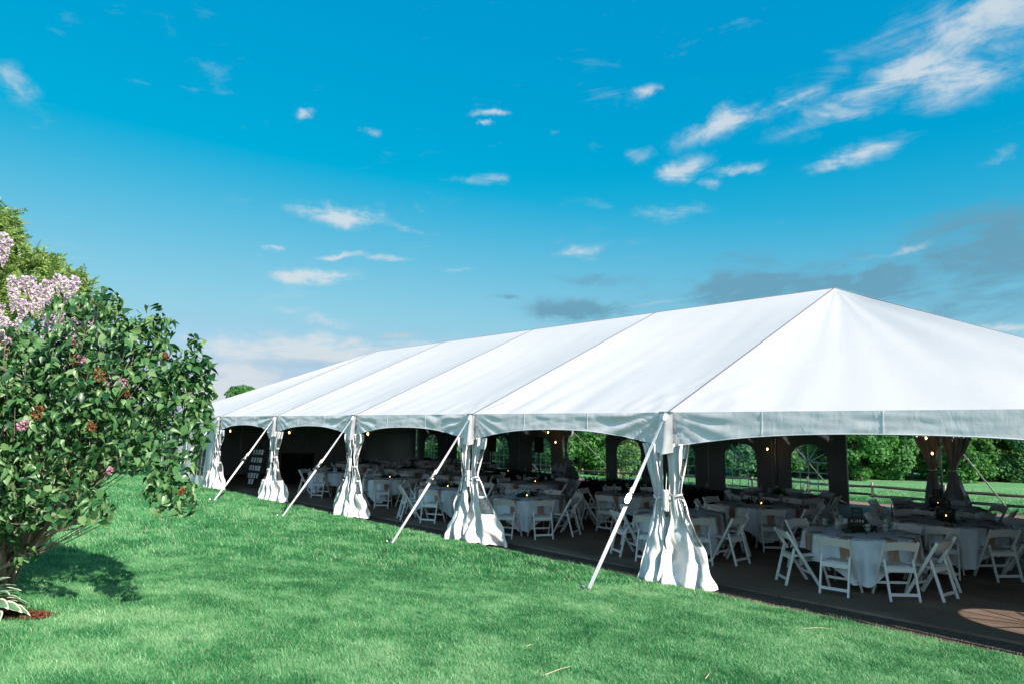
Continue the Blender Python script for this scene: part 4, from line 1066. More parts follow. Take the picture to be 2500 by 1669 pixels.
mb = MB(); mb.box(-.18, .18, -.17, .17, 0, .60); mb.build('cabinet', M['plastic_black'], t, bevel=.012)
mb = MB(); mb.box(-.165, .165, -.182, -.171, .02, .58); mb.build('grille', M['black'], t, bevel=.004)
# easel of seating cards
t = thing('card_easel', 'black wire easel hung with rows of small white cards under the fourth bay', 'easel', (-18.0, 1.15, 0), R(10))
for x in (-.36, .36): mb = MB(); mb.tube([(x, -.10, 0), (x*.9, .22, 1.62)], .010, 6); mb.build('leg', M['black'], t)
mb = MB(); mb.tube([(0, .62, 0), (0, .20, 1.5)], .010, 6); mb.build('leg', M['black'], t)
def ez(x, z): return (x, -.10+.32*z/1.62, z)
for z in (.28, .55, .82, 1.09, 1.36, 1.60): mb = MB(); mb.tube([ez(-.36+.02*z, z), ez(.36-.02*z, z)], .005, 5); mb.build('crossbar', M['black'], t)
mb = MB(); mb.tube([ez(0, .1), ez(0, 1.6)], .005, 5); mb.build('crossbar', M['black'], t)
rc = random.Random(4)
for r_, z in enumerate((1.22, .95, .68, .42, .22)):
    for k in range(4 if r_ < 4 else 2):
        x = -.26+.17*k+(.12 if r_ == 4 else 0); p = ez(x, z)
        mb = MB(); w_, h_ = .058, .082
        mb.quad((-w_, 0, -h_), (w_, 0, -h_), (w_, 0, h_), (-w_, 0, h_)); o = mb.build('seating_card', M['paper'], t)
        s_ = o.modifiers.new('t', 'SOLIDIFY'); s_.thickness = .002
        o.location = (p[0], p[1]-.03, p[2]); o.rotation_euler = (R(-11), rc.uniform(-.08, .08), rc.uniform(-.15, .15))
        ln = MB()
        for q in range(5): ln.box(-.038, .038-.02*(q % 2), -.0035, -.0022, .05-.024*q-.004, .05-.024*q+.004)
        ln.build('printed_lines', M['ink'], o)
# tall draped bar behind the easel
t = thing('draped_bar', 'tall black draped bar behind the easel of cards', 'bar', (-18.6, 3.0, 0), R(15))
mb = MB(); mb.box(-.6, .6, -.3, .3, 1.08, 1.12); mb.build('bar_top', M['plastic_black'], t, bevel=.01)
mb = MB(); mb.grid(lambda u, v: (-.58+1.16*u, -.28-.02*math.sin(u*50)*v, 1.08*(1-v)), 60, 4); mb.grid(lambda u, v: (.58+.02*math.sin(u*30)*v, -.28+.56*u, 1.08*(1-v)), 20, 4); mb.grid(lambda u, v: (-.58, -.28+.56*u, 1.08*(1-v)), 4, 2)
mb.build('skirt', M['dark_cloth'], t, smooth=True)

# string lights
def lights(label, pts, bulbs):
    t = thing('string_lights', label, 'lights', (0, 0, 0), 0)
    mb = MB(); cur = []
    for k in range(len(pts)-1):
        a_, b_ = np.array(pts[k], float), np.array(pts[k+1], float)
        for j in range(10):
            u = j/10; cur.append(tuple(a_*(1-u)+b_*u-np.array([0, 0, .12*4*u*(1-u)])))
    cur.append(pts[-1]); mb.tube(cur, .004, 4); mb.build('cord', M['black'], t)
    for (x, y, z) in bulbs:
        mb = MB(); mb.tube([(0, 0, .08), (0, 0, .03)], .012, 6); s_ = mb.build('socket', M['black'], t, loc=(x, y, z))
        mb = MB(); mb.lathe([(0, -.035), (.018, -.025), (.024, 0), (.016, .025), (.010, .035)], n=8); mb.build('bulb', M['bulb'], s_, smooth=True)
lights('string of warm bulbs under the near eave, far half', [(-24, .5, 2.12), (-18.96, .6, 2.03), (-14.14, .6, 2.03), (-9.54, .6, 2.06), (-4.6, .5, 2.22)], [(-18.96, .6, 1.94), (-14.14, .6, 1.95), (-9.54, .6, 1.98)])
lights('string of warm bulbs along the far eave', [(-18.3, 11.9, 2.2), (-14.09, 11.7, 1.99), (-13.67, 11.7, 1.60), (-9.2, 11.8, 2.25), (-4.58, 11.7, 1.61), (-4.4, 11.8, 2.2), (-.16, 11.7, 2.03), (-.04, 11.7, 1.64), (.1, 11.9, 2.2), (4.6, 11.9, 2.2)],
       [(-14.09, 11.7, 1.90), (-13.67, 11.7, 1.51), (-4.58, 11.7, 1.52), (-.16, 11.7, 1.94), (-.04, 11.7, 1.55)])

# ------------------------------------------------------------------ split-rail fence
fence = thing('rail_fence', 'weathered split rail fence of three rails running behind the tent', 'fence', (0, 21.9, 0), 0)
rr = random.Random(12); px = [-5.4+2.66*k for k in range(-12, 8)]
for k, x in enumerate(px):
    zg = float(terrain(x, 21.9)); h = 1.12+rr.uniform(-.05, .10); mb = MB(); lx = rr.uniform(-.05, .05)
    mb.tube([(x, 0, zg-.1), (x+lx*.5, .01, zg+h*.5), (x+lx, rr.uniform(-.03, .03), zg+h)], [.062, .058, .050], 7); mb.build('post', M['wood_post'], fence)
    if k+1 < len(px):
        zg2 = float(terrain(px[k+1], 21.9))
        for q, hh in enumerate((.30, .63, .96)):
            mb = MB(); pts = []; rad = []
            z0, z1 = zg+hh+rr.uniform(-.05, .04), zg2+hh+rr.uniform(-.05, .04)
            for j in range(8):
                u = j/7; pts.append((x-.12+(2.66+.24)*u, .05*math.sin(q+u*3+k)*.5+(.05 if k % 2 else -.05), z0+(z1-z0)*u+.015*nz3(u*3, k, q)))
                rad.append(.034+.030*math.sin(PI*min(1, max(.02, u)))**.5+.006*nz3(u*6, k*1.3, q*2.2))
            mb.tube(pts, rad, 6); mb.build('rail', M['wood_grey'], fence)
ff = thing('field_fence', 'tiny post and rail fence at the foot of the distant trees', 'fence', (0, 0, 0)); prev = None
for k in range(7):
    p = at(2395+22*k, 1150, 86.0); z = float(terrain(p[0], p[1])); mb = MB(); mb.beam((p[0], p[1], z-.1), (p[0], p[1], z+1.1), .14, .14); mb.build('post', M['wood_post'], ff)
    if prev is not None:
        for h in (.45, .95): mb = MB(); mb.beam((*prev[:2], prev[2]+h), (p[0], p[1], z+h), .05, .10); mb.build('rail', M['wood_grey'], ff)
    prev = (p[0], p[1], z)

# ------------------------------------------------------------------ distant trees
quad_v = [(-.5, -.32, 0), (.5, -.32, .08), (.5, .32, 0), (-.5, .32, -.08)]; quad_f = [(0, 1, 2, 3)]
FM = [foliage_mat('fresh green crown', [(.03, .11, .032), (.08, .24, .066), (.17, .38, .11)], .4, .6, .45, rnd=.35),
      foliage_mat('yellow green crown', [(.065, .15, .038), (.17, .31, .085), (.31, .45, .15)], .4, .6, .45, rnd=.35),
      foliage_mat('blue green crown', [(.024, .09, .045), (.065, .20, .085), (.13, .32, .135)], .4, .6, .45, rnd=.35),
      foliage_mat('dark pine crown', [(.014, .042, .03), (.032, .085, .05), (.06, .13, .075)], .15, .6, .45, rnd=.35)]
def crown(kind, seed, H=12.0, Wd=5.0, n_lobe=46, per=300):
    r_ = np.random.default_rng(seed); P = []; D = []
    for k in range(n_lobe):
        h = r_.uniform(.06, 1.0); prof = math.sin(PI*min(1, .18+.80*h))**.65 if kind != 3 else (1.05-h)
        a_ = r_.uniform(0, 2*PI); rad = Wd*prof*r_.uniform(.45, .88); c = np.array([rad*math.cos(a_), rad*math.sin(a_), h*H*.93])
        rl = r_.uniform(.9, 1.9)*(1.1-.35*h)
        d = r_.normal(0, 1, (per, 3)); d /= np.linalg.norm(d, axis=1, keepdims=True); d[:, 2] = np.abs(d[:, 2])*r_.choice([1, 1, 1, -1], per)
        q = c+d*rl*np.array([1, 1, .72])*r_.uniform(.72, 1.08, (per, 1)); q[:, 2] = np.maximum(q[:, 2], .2); P.append(q); D.append(d+r_.normal(0, .55, (per, 3))+np.array([.35, -.2, .45]))
    P = np.concatenate(P); D = np.concatenate(D)
    V, F = scatter(quad_v, quad_f, P, frames(D, r_.uniform(0, 6.3, len(P))), r_.uniform(.22, .46, len(P)))
    return np_mesh('crown', V, F, FM[kind])
def trunk(seed, H=12.0):
    rr = random.Random(seed); mb = MB(); mb.tube([(0, 0, -.3), (.1, .05, H*.3), (.2, -.1, H*.6), (.1, 0, H*.85)], [.26, .2, .12, .05], 8)
    for k in range(7):
        a_ = rr.uniform(0, 6.3); z = H*rr.uniform(.2, .6); l_ = rr.uniform(2, 3.6); mb.tube([(.1, 0, z), (l_*.5*math.cos(a_), l_*.5*math.sin(a_), z+1.0), (l_*math.cos(a_), l_*math.sin(a_), z+2.4)], [.10, .07, .03], 6)
    return mb.mesh('trunk', M['bark_far'])
CROWN = {(k, v): crown(k, 30+k*7+v) for k in range(4) for v in range(2)}; TRUNK = [trunk(s_) for s_ in (1, 2)]
def tree(sx, Z, kind, v, sc, label, group='trees along the far edge of the field'):
    p = at(sx, 1100, Z); z = float(terrain(p[0], p[1])); nm = 'pine_tree' if kind == 3 else 'leafy_tree'
    t = thing(nm, label, 'tree', (p[0], p[1], z), (sx*.37) % 6.28, group); t.scale = (sc, sc, sc*(.9+.2*((sx*.013) % 1)))
    link('trunk', TRUNK[v], t); link('crown', CROWN[(kind, v)], t)
TR = [(590, 104, 0, 0, .98, 'green treetop rising above the far end of the tent roof'), (640, 112, 2, 1, .85, 'lower treetop right behind the far roof hip'),
      (985, 100, 2, 0, 1.0, 'blue green tree far left beyond the side wall'), (1062, 92, 0, 1, .95, 'green tree glimpsed through the slit left of centre'),
      (1128, 96, 2, 1, 1.0, 'blue green tree seen beside the second nearest curtain'), (1190, 84, 0, 0, .9, 'green tree left of the strap in the arched window'),
      (1246, 90, 1, 0, .95, 'yellow green tree behind the arched window left of the speaker'), (1306, 84, 2, 1, .95, 'dark green tree behind the loudspeaker'),
      (1362, 90, 0, 1, 1.0, 'green tree left of the far opening'), (1418, 72, 0, 0, .82, 'bright leafy tree filling the left of the far opening'), (1474, 76, 1, 1, .85, 'sunlit tree filling the right of the far opening'),
      (1545, 88, 0, 1, .95, 'green tree in the arched window right of the far opening'), (1612, 92, 2, 0, 1.0, 'tree hidden behind the nearest curtain'),
      (1690, 90, 1, 0, .95, 'yellowish tree just right of the nearest curtain'), (1765, 86, 2, 1, .95, 'blue green tree left in the arched window'), (1838, 92, 0, 0, 1.0, 'green tree right in the arched window'),
      (1910, 88, 0, 1, 1.0, 'green tree between the two right arched windows'), (1975, 92, 1, 1, .95, 'pale tree centred in the rightmost arched window'), (2040, 88, 2, 0, .95, 'dark tree at the edge of the side wall'),
      (2098, 84, 0, 0, .95, 'bright green tree at the left of the right opening'), (2162, 88, 1, 0, .92, 'yellow green tree in the middle of the right opening'), (2222, 85, 0, 1, .88, 'rounded green tree left of the corner curtain'),
      (2290, 90, 3, 0, .95, 'dark pine behind the corner curtain'), (2352, 82, 0, 1, .85, 'green tree right of the corner curtain'), (2402, 84, 1, 1, .80, 'yellow green tree between green tree and pine'),
      (2452, 90, 3, 1, .95, 'dark pine near the right edge'), (2500, 82, 2, 0, .85, 'blue green tree at the right edge of the field'), (2570, 86, 0, 0, .95, 'green tree just outside the right edge'), (2650, 88, 1, 0, 1.0, 'tree farther along the field to the right')]
for a_ in TR: tree(*a_)
for k, sx in enumerate((1090, 1220, 1340, 1460, 1580, 1720, 1860, 2000, 2130, 2250, 2380, 2480, 2600)):
    tree(sx, 108+6*(k % 3), (2, 0, 3, 2)[k % 4], k % 2, 1.02, 'second rank tree filling the gap %s' % ['left of the slit', 'behind the strap window', 'behind the speaker', 'behind the far opening', 'behind the nearest curtain', 'over the field left', 'between the arched windows', 'behind the rightmost window', 'in the right opening', 'behind the corner curtain', 'behind the yellow green tree', 'behind the right pine', 'outside the right edge'][k])
# woods beyond that read as one mass
r_ = np.random.default_rng(77); n = 26000; sx_ = r_.uniform(900, 3400, n); Zz = r_.uniform(124, 150, n)
P = np.array([at(a_, 1100, b_) for a_, b_ in zip(sx_, Zz)]); P[:, 2] = -4.4+r_.uniform(0, 1, n)**.7*(8.5+2.5*np.sin(sx_*.021)+1.5*np.sin(sx_*.057))
V, F = scatter(quad_v, quad_f, P, frames(r_.normal(0, 1, (n, 3))+[.3, -.6, .5], r_.uniform(0, 6.3, n)), r_.uniform(.8, 1.7, n))
tag(link('far_woods', np_mesh('far_woods', V, F, FM[2])), kind='stuff')

# ------------------------------------------------------------------ shrubs behind the lilac
def shrub(loc, H, Wd, kind, seed, label, n_lobe=16, per=190, ls=.10):
    r_ = np.random.default_rng(seed); P = []; D = []
    for k in range(n_lobe):
        h = r_.uniform(.12, .85); a_ = r_.uniform(0, 6.3); rad = Wd*r_.uniform(.2, .75)*math.sin(PI*min(1, h*.8+.15)); c = np.array([rad*math.cos(a_), rad*math.sin(a_), h*H])
        d = r_.normal(0, 1, (per, 3)); d /= np.linalg.norm(d, axis=1, keepdims=True); P.append(c+d*Wd*.36*r_.uniform(.7, 1.05, (per, 1))); D.append(d+r_.normal(0, .5, (per, 3)))
    P = np.concatenate(P); P[:, 2] = np.maximum(P[:, 2], .03); D = np.concatenate(D)
    t = thing('shrub', label, 'shrub', loc, 0, 'shrubs behind the lilac'); V, F = scatter(leaf_v, leaf_f, P, frames(D, r_.uniform(0, 6.3, len(P))), r_.uniform(ls*.8, ls*1.5, len(P)))
    link('foliage', np_mesh('foliage', V, F, FM[kind]), t)
    mb = MB()
    for k in range(6): a_ = k*1.05; mb.tube([(0, 0, -.05), (Wd*.2*math.cos(a_), Wd*.2*math.sin(a_), H*.35), (Wd*.4*math.cos(a_), Wd*.4*math.sin(a_), H*.65)], [.03, .02, .01], 5)
    mb.build('stems', M['bark'], t)
SH = [(-120, 21, 2.4, 1.9, 0, 'green shrub far left behind the lilac'), (40, 23, 2.2, 1.8, 2, 'dark shrub behind the lilac trunk'), (160, 25, 2.5, 1.9, 0, 'rounded shrub behind the middle of the lilac'),
      (275, 27, 2.3, 1.8, 2, 'dark rounded shrub behind the right of the lilac'), (345, 33, 2.0, 1.7, 0, 'small shrub by the far corner of the tent')]
for k, (sx, Z, H_, W_, kd, lb) in enumerate(SH):
    p = at(sx, 1150, Z); shrub((p[0], p[1], float(terrain(p[0], p[1]))), H_, W_, kd, 60+k, lb, 20, 260, .16)
bp_ = [at(s_, 1150, z_) for s_, z_ in ((-160, 22), (60, 24), (290, 28))]
mb = MB()
def mfn(u, v):
    k = u*2; i = min(1, int(k)); f_ = k-i; c = bp_[i]*(1-f_)+bp_[i+1]*f_; ww = (v-.5)*5.0; x = c[0]-ww*.35; y = c[1]+ww*.9
    return (x, y, float(terrain(x, y))+.10*math.sin(PI*v)*math.sin(PI*u)+.015+.03*nz3(x*3, y*3, 1))
M['mulch'] = mat('red brown mulch', (.17, .065, .035), .95, var=.5, vscale=25, bump=1, bscale=60, coords='Pos', spec=.1)
mb.grid(mfn, 60, 14); tag(mb.build('mulch_bed', M['mulch'], smooth=True), kind='structure')

# ------------------------------------------------------------------ lilac at the left edge
def ground_hit(sx, sy):
    d = pray(sx, sy); lo, hi = 1.0, 60.0
    for _ in range(60):
        mid = (lo+hi)/2; p = CAM+d*mid
        if p[2] > float(terrain(p[0], p[1])): lo = mid
        else: hi = mid
    return CAM+d*lo, lo
base, bz = ground_hit(-18, 1425)
print('LILAC BASE', base, bz)
M['lilac_leaf'] = foliage_mat('lilac leaves', [(.014, .066, .020), (.042, .140, .042), (.100, .235, .080), (.20, .34, .14)], .25, .36, 3.5, spec=.5, rnd=.75)
# heart-shaped leaf folded along the midrib: stalk end at 0, tip at 1
lf_v = [(0, 0, 0), (-.06, .20, .05), (.10, .37, .10), (.38, .36, .10), (.70, .18, .02), (1.0, 0, -.14), (.70, -.18, .02), (.38, -.36, .10), (.10, -.37, .10), (-.06, -.20, .05), (.35, 0, -.01), (.7, 0, -.06)]
lf_f = [(0, 1, 10), (1, 2, 10), (2, 3, 10), (3, 4, 11), (3, 11, 10), (4, 5, 11), (0, 10, 9), (9, 10, 8), (8, 10, 7), (7, 11, 6), (7, 10, 11), (6, 11, 5)]
lilac = thing('lilac_bush', 'large lilac bush leaning in from the left edge over the lawn', 'shrub', tuple(base))
BL = [(40, 905, 95, 5.9), (125, 858, 92, 5.9), (215, 800, 90, 5.8), (180, 905, 120, 5.6), (300, 850, 85, 5.6), (365, 830, 55, 5.6), (385, 905, 80, 5.5), (455, 905, 52, 5.4), (435, 985, 78, 5.3), (330, 965, 95, 5.4), (245, 970, 90, 5.3),
      (120, 960, 120, 5.5), (20, 930, 130, 5.7), (-90, 900, 160, 5.9), (-60, 1060, 150, 5.5), (50, 1060, 110, 5.3), (160, 1070, 85, 5.2), (470, 1040, 45, 5.2), (448, 1090, 50, 5.1), (400, 1130, 46, 5.0), (430, 1195, 42, 4.9), (385, 1190, 32, 4.9), (470, 905, 45, 5.3), (483, 960, 36, 5.3), (478, 1020, 32, 5.2),
      (335, 1105, 48, 5.1), (262, 1112, 42, 5.1), (230, 1228, 42, 4.9), (80, 1170, 60, 5.1), (10, 1260, 60, 5.2), (70, 1255, 40, 5.1), (110, 1200, 50, 5.1), (-40, 1180, 80, 5.4), (260, 715, 20, 5.7), (262, 755, 34, 5.7), (378, 765, 22, 5.5), (392, 800, 34, 5.5), (475, 830, 22, 5.4), (498, 885, 22, 5.3), (508, 1010, 14, 5.2), (502, 1060, 18, 5.1),
      (-10, 1200, 80, 5.2), (60, 1350, 34, 5.4), (30, 1290, 34, 5.4), (-60, 1300, 60, 5.5), (320, 800, 40, 5.6), (150, 745, 24, 5.9), (205, 1160, 30, 5.1), (90, 1080, 150, 6.3), (230, 1050, 110, 6.1), (340, 1040, 90, 5.9), (0, 1150, 120, 6.2), (160, 1190, 70, 5.9), (410, 1215, 40, 4.9), (455, 1225, 30, 4.8), (445, 1165, 40, 5.0), (395, 1160, 40, 5.0), (190, 1120, 60, 5.3), (110, 1130, 70, 5.3), (150, 1230, 50, 5.0), (60, 1230, 60, 5.2), (250, 1245, 34, 4.9), (20, 1110, 90, 5.6), (330, 1040, 60, 5.2)]
r_ = np.random.default_rng(5); LP = []; LD = []
cen = []
for (sx, sy, rp, Z) in BL:
    c = at(sx, sy, Z); rad = rp*Z/FPX; cen.append((c, rad)); dense = int(82*(rp/50.0)**2*(1.0 if sy < 1040 else .62)); dense = max(16, min(dense, 560))
    d = r_.normal(0, 1, (dense, 3)); d /= np.linalg.norm(d, axis=1, keepdims=True); q = c+d*rad*(r_.uniform(.25, 1.08, (dense, 1))**.6)
    LP.append(q); LD.append(d*.8+np.array([.28, -.22, .62])+r_.normal(0, .75, (dense, 3)))
LP = np.concatenate(LP); LD = np.concatenate(LD)
keep = LP[:, 2] > base[2]+.12; LP, LD = LP[keep], LD[keep]
# blades: tips droop outwards
FrL = frames(LD, r_.uniform(0, 6.3, len(LP)))
nrm = FrL[:, :, 2]; want = np.array([0, 0, -1.0])+r_.normal(0, .75, (len(LP), 3)); tx = want-nrm*np.sum(want*nrm, axis=1, keepdims=True); tx /= np.linalg.norm(tx, axis=1, keepdims=True)
FrL = np.stack([tx, np.cross(nrm, tx), nrm], 2); SL = r_.uniform(.044, .086, len(LP))
dcam = np.linalg.norm(LP-CAM, axis=1); in_view = []
vecs = LP-CAM; zc = vecs@fw; sxp = 1250+FPX*(vecs@rt)/zc
score = SL/dcam*((sxp > 5)*1.0); top = set(np.argsort(-score)[:300].tolist())
rest = np.array([i for i in range(len(LP)) if i not in top])
bb = np.array(tuple(base))
lf_c = [(x*(.92 if x < .8 else .86), y*.62, abs(y)*.95-.55*x*x+(.04 if x < .3 else 0)) for x, y, z in lf_v]      # older leaves fold up along the midrib and curl down
half = r_.uniform(0, 1, len(rest)) < .5; ra, rb_ = rest[half], rest[~half]
V1, F1 = scatter(lf_v, lf_f, LP[ra]-bb, FrL[ra], SL[ra]); V2, F2 = scatter(lf_c, lf_f, LP[rb_]-bb, FrL[rb_], SL[rb_]*1.1)
o = link('leaves', np_mesh('leaves', np.concatenate([V1, V2]), np.concatenate([F1, F2+len(V1)]), M['lilac_leaf'], True), lilac); tag(o, kind='stuff')
lms = [np_mesh('leaf', lf_v, lf_f, M['lilac_leaf'], True), np_mesh('leaf', lf_c, lf_f, M['lilac_leaf'], True)]
for i in sorted(top):
    o = link('leaf', lms[i % 2], lilac); o.matrix_local = Matrix.Translation(Vector(LP[i]-bb)) @ Matrix(FrL[i].tolist()).to_4x4() @ Matrix.Scale(float(SL[i]), 4)
# stems: a fan of many poles from the foot
rs = random.Random(9)
def stem(dst, r0, mt, foot, nm='branch', bend=-.10, wob=.08, r1=.004):
    a_ = Vector(foot); b_ = Vector(dst)-Vector(bb); L = (b_-a_).length; mid = a_.lerp(b_, .45)+Vector((rs.uniform(-1, 1)*wob*L, rs.uniform(-1, 1)*wob*L, -bend*L*.35)); pts = []; rad = []
    for k in range(13):
        u = k/12; p = a_*(1-u)**2+mid*2*u*(1-u)+b_*u*u; j = .05*L*math.sin(PI*u)
        pts.append(p+Vector((nz3(u*4, L*3, rs.random()*.2)*j, nz3(u*4+9, L*3, 2)*j, nz3(u*4, L*7, 5)*j))); rad.append(r0*(1-u)**.8+r1)
    mb = MB(); mb.tube(pts, rad, 6); mb.build(nm, M[mt], lilac, smooth=True); return pts
tw = MB(); big = sorted(range(len(BL)), key=lambda i: -BL[i][2]); big = big[:22]+[i for i in big[22:] if BL[i][1] > 1000]
for k, i in enumerate([i for i in big[:24] if BL[i][0] < 400 or BL[i][1] < 1000]+[i for i in big[24:] if BL[i][0] < 300][::3]):
    c, rad = cen[i]; foot = (rs.uniform(-.16, .14), rs.uniform(-.12, .12), -.04)
    pts = stem(c, rs.uniform(.012, .026) if k > 5 else .042, 'bark_pale' if rs.random() < .6 else 'bark', foot)
    for q in range(14):
        s_ = pts[rs.randint(4, 11)]; e_ = Vector(c)-Vector(bb)+Vector([rs.gauss(0, rad*.55) for _ in range(3)])
        tw.tube([s_, s_.lerp(e_, .5)+Vector((0, 0, -.02)), e_], [.006, .0045, .002], 4)
o = tw.build('twigs', M['bark_pale'], lilac); tag(o, kind='stuff')
mb = MB(); mb.tube([(-.10, .02, -.1), (-.02, .0, .18), (.10, .02, .42), (.26, .06, .72)], [.105, .085, .066, .045], 10); mb.build('trunk', M['bark_pale'], lilac, smooth=True)
mb = MB(); mb.tube([(-.16, -.06, -.1), (-.18, -.04, .3), (-.10, 0, .8), (.05, .02, 1.2)], [.075, .06, .045, .03], 9); mb.build('trunk', M['bark'], lilac, smooth=True)
# spent and fresh flower heads
petal_v = [(-.5, -.5, 0), (.5, -.5, .1), (.5, .5, 0), (-.5, .5, .1)]
def cluster(name, n_, rx, rz, m_, seed, size=.012, drop=False):
    r2 = np.random.default_rng(seed); u = r2.uniform(0, 1, n_); a_ = r2.uniform(0, 6.3, n_); w_ = (np.sin(PI*np.clip(u*.9+.08, 0, 1))**.6 if not drop else (1-u)**.55*(.35+.65*np.minimum(1, u*6+.3)))
    rad = rx*w_*r2.uniform(.45, 1, n_); P = np.stack([rad*np.cos(a_), rad*np.sin(a_), (u*rz if not drop else -u*rz)], 1)
    V, F = scatter(petal_v, quad_f, P, frames(r2.normal(0, 1, (n_, 3)), a_), r2.uniform(size*.7, size*1.4, n_)*(1 if not drop else 1)*np.where(drop, 1-.5*u, 1)); return np_mesh(name, V, F, m_)
M['pink'] = foliage_mat('pink florets', [(.42, .16, .30), (.62, .32, .48), (.75, .52, .62)], .3, .6, 40, rnd=.8)
M['spent'] = foliage_mat('rust brown spent florets', [(.12, .05, .02), (.25, .11, .04), (.38, .19, .08)], .2, .7, 40, rnd=.8)
M['wisteria'] = foliage_mat('mauve wisteria florets', [(.45, .30, .58), (.70, .55, .74), (.88, .78, .86), (.95, .90, .92)], .35, .6, 30, rnd=.8)
FL = [(268, 940, 'pink', 5.2, .05), (285, 950, 'pink', 5.2, .04), (250, 930, 'spent', 5.2, .045), (185, 893, 'spent', 5.45, .04), (180, 842, 'pink', 5.6, .025), (205, 885, 'pink', 5.4, .03), (45, 1048, 'pink', 5.0, .035), (85, 1022, 'spent', 5.0, .045),
      (228, 1050, 'spent', 5.0, .03), (408, 875, 'spent', 5.3, .022), (302, 968, 'spent', 5.2, .03), (10, 855, 'spent', 5.7, .04), (268, 1155, 'pink', 5.0, .02), (440, 1206, 'spent', 4.8, .02)]
for k, (sx, sy, kd, Z, rd) in enumerate(FL):
    p = at(sx, sy, Z)-bb; o = link('flower_head' if kd == 'pink' else 'spent_flower', cluster('flower_head', 130, rd, rd*2.4, M[kd], 80+k, .011), lilac, tuple(p)); o.rotation_euler = (rs.uniform(-.7, .7), rs.uniform(-.7, .7), 0)

# ------------------------------------------------------------------ wisteria and its beam behind
wb_, wz = ground_hit(-160, 1330); wis = thing('wisteria', 'flowering wisteria with pale mauve racemes above and behind the lilac', 'vine', tuple(wb_)); wbv = np.array(tuple(wb_))
M['wleaf'] = foliage_mat('young wisteria leaves', [(.10, .21, .04), (.22, .34, .09), (.38, .48, .17)], .4, .5, 4, rnd=.7)
WB = [(-30, 565, 60, 6.9), (8, 540, 30, 6.8), (20, 625, 40, 6.8), (-20, 650, 80, 6.8), (45, 690, 38, 6.7), (110, 648, 24, 6.7), (130, 680, 28, 6.6), (80, 720, 50, 6.6), (175, 690, 30, 6.5), (190, 700, 26, 6.5), (10, 750, 60, 6.6), (235, 760, 24, 6.4), (160, 760, 40, 6.5), (20, 590, 30, 6.7), (-90, 660, 95, 7.0), (0, 820, 50, 6.4), (95, 640, 30, 6.7)]
P = []; D = []
for sx, sy, rp, Z in WB:
    c = at(sx, sy, Z); rad = rp*Z/FPX; n_ = int(90*(rp/30.0)**2*.5)+60
    d = r_.normal(0, 1, (n_, 3)); d /= np.linalg.norm(d, axis=1, keepdims=True); P.append(c+d*rad*r_.uniform(.2, 1.1, (n_, 1))**.6); D.append(d*.6+np.array([.2, -.1, .5])+r_.normal(0, .6, (n_, 3)))
P = np.concatenate(P)-wbv; D = np.concatenate(D)
# pinnate leaf: nine narrow leaflets on a rib
pv, pf = [], []
for k in range(9):
    s_ = 1 if k % 2 else -1; t0 = .15+.1*k; i0 = len(pv)
    if k == 8: pts = [(.9, 0, 0), (1.1, .07, .02), (1.35, 0, -.05), (1.1, -.07, .02)]
    else: pts = [(t0, 0, 0), (t0+.16, s_*.10, .02), (t0+.22, s_*.34, -.06), (t0+.04, s_*.20, 0)]
    pv += pts; pf.append((i0, i0+1, i0+2, i0+3))
V, F = scatter(pv, pf, P, frames(D, r_.uniform(0, 6.3, len(P))), r_.uniform(.085, .14, len(P))); o = link('leaves', np_mesh('leaves', V, F, M['wleaf']), wis); tag(o, kind='stuff')
RA = [(12, 585, 6.7), (22, 600, 6.7), (-8, 600, 6.7), (8, 610, 6.7), (30, 690, 6.4), (48, 700, 6.4), (75, 690, 6.4), (92, 715, 6.4), (112, 700, 6.4), (140, 685, 6.4), (155, 690, 6.4), (182, 690, 6.3), (192, 700, 6.3), (176, 705, 6.3), (50, 745, 6.3), (66, 752, 6.3), (12, 790, 6.2), (22, 800, 6.2),
      (5, 810, 6.2), (18, 840, 6.1), (6, 760, 6.2), (196, 775, 6.2), (186, 790, 6.1), (226, 765, 6.2), (232, 785, 6.2), (180, 800, 6.0), (130, 765, 6.2), (155, 780, 6.1), (36, 720, 6.3), (128, 700, 6.4), (60, 690, 6.4), (218, 800, 6.1), (100, 745, 6.3), (0, 860, 6.0), (122, 785, 6.1)]
rm = [cluster('raceme', 210, .055, .30, M['wisteria'], 200+k, .019, True) for k in range(4)]
for k, (sx, sy, Z) in enumerate(RA):
    p = at(sx, sy-16, Z-.35)-wbv; o = link('raceme', rm[k % 4], wis, tuple(p)); o.rotation_euler = (rs.uniform(-.2, .2), rs.uniform(-.2, .2), rs.uniform(0, 6)); s_ = rs.uniform(.6, .95); o.scale = (s_, s_, s_)
for k, (sx, sy, Z) in enumerate(((20, 560, 6.8), (170, 680, 6.5), (110, 660, 6.7), (235, 750, 6.4), (200, 684, 6.5), (-40, 700, 6.9))):
    e_ = Vector(at(sx, sy, Z)-wbv); mb = MB(); mb.tube([(rs.uniform(-.1, .1), 0, -.05), (.05, 0, 1.3), e_*.75+Vector((0, 0, .25)), e_], [.035, .028, .014, .004], 6); mb.build('vine_stem', M['bark'], wis, smooth=True)
pg = thing('pergola', 'grey weathered pergola beam half buried in wisteria', 'pergola', tuple(wb_))
p0 = Vector(at(-200, 700, 7.6)-wbv); p1 = Vector(at(152, 716, 6.45)-wbv)
mb = MB(); mb.beam(p0, p1, .05, .15); mb.build('beam', mat('silvered board', (.36, .34, .31), .85, var=.2, vscale=8, bump=.4), pg, bevel=.004)
q0 = p0.lerp(p1, .25); mb = MB(); mb.beam((q0.x, q0.y, -.1), (q0.x, q0.y, q0.z-.08), .10, .10); mb.build('post', M['wood_grey'], pg)

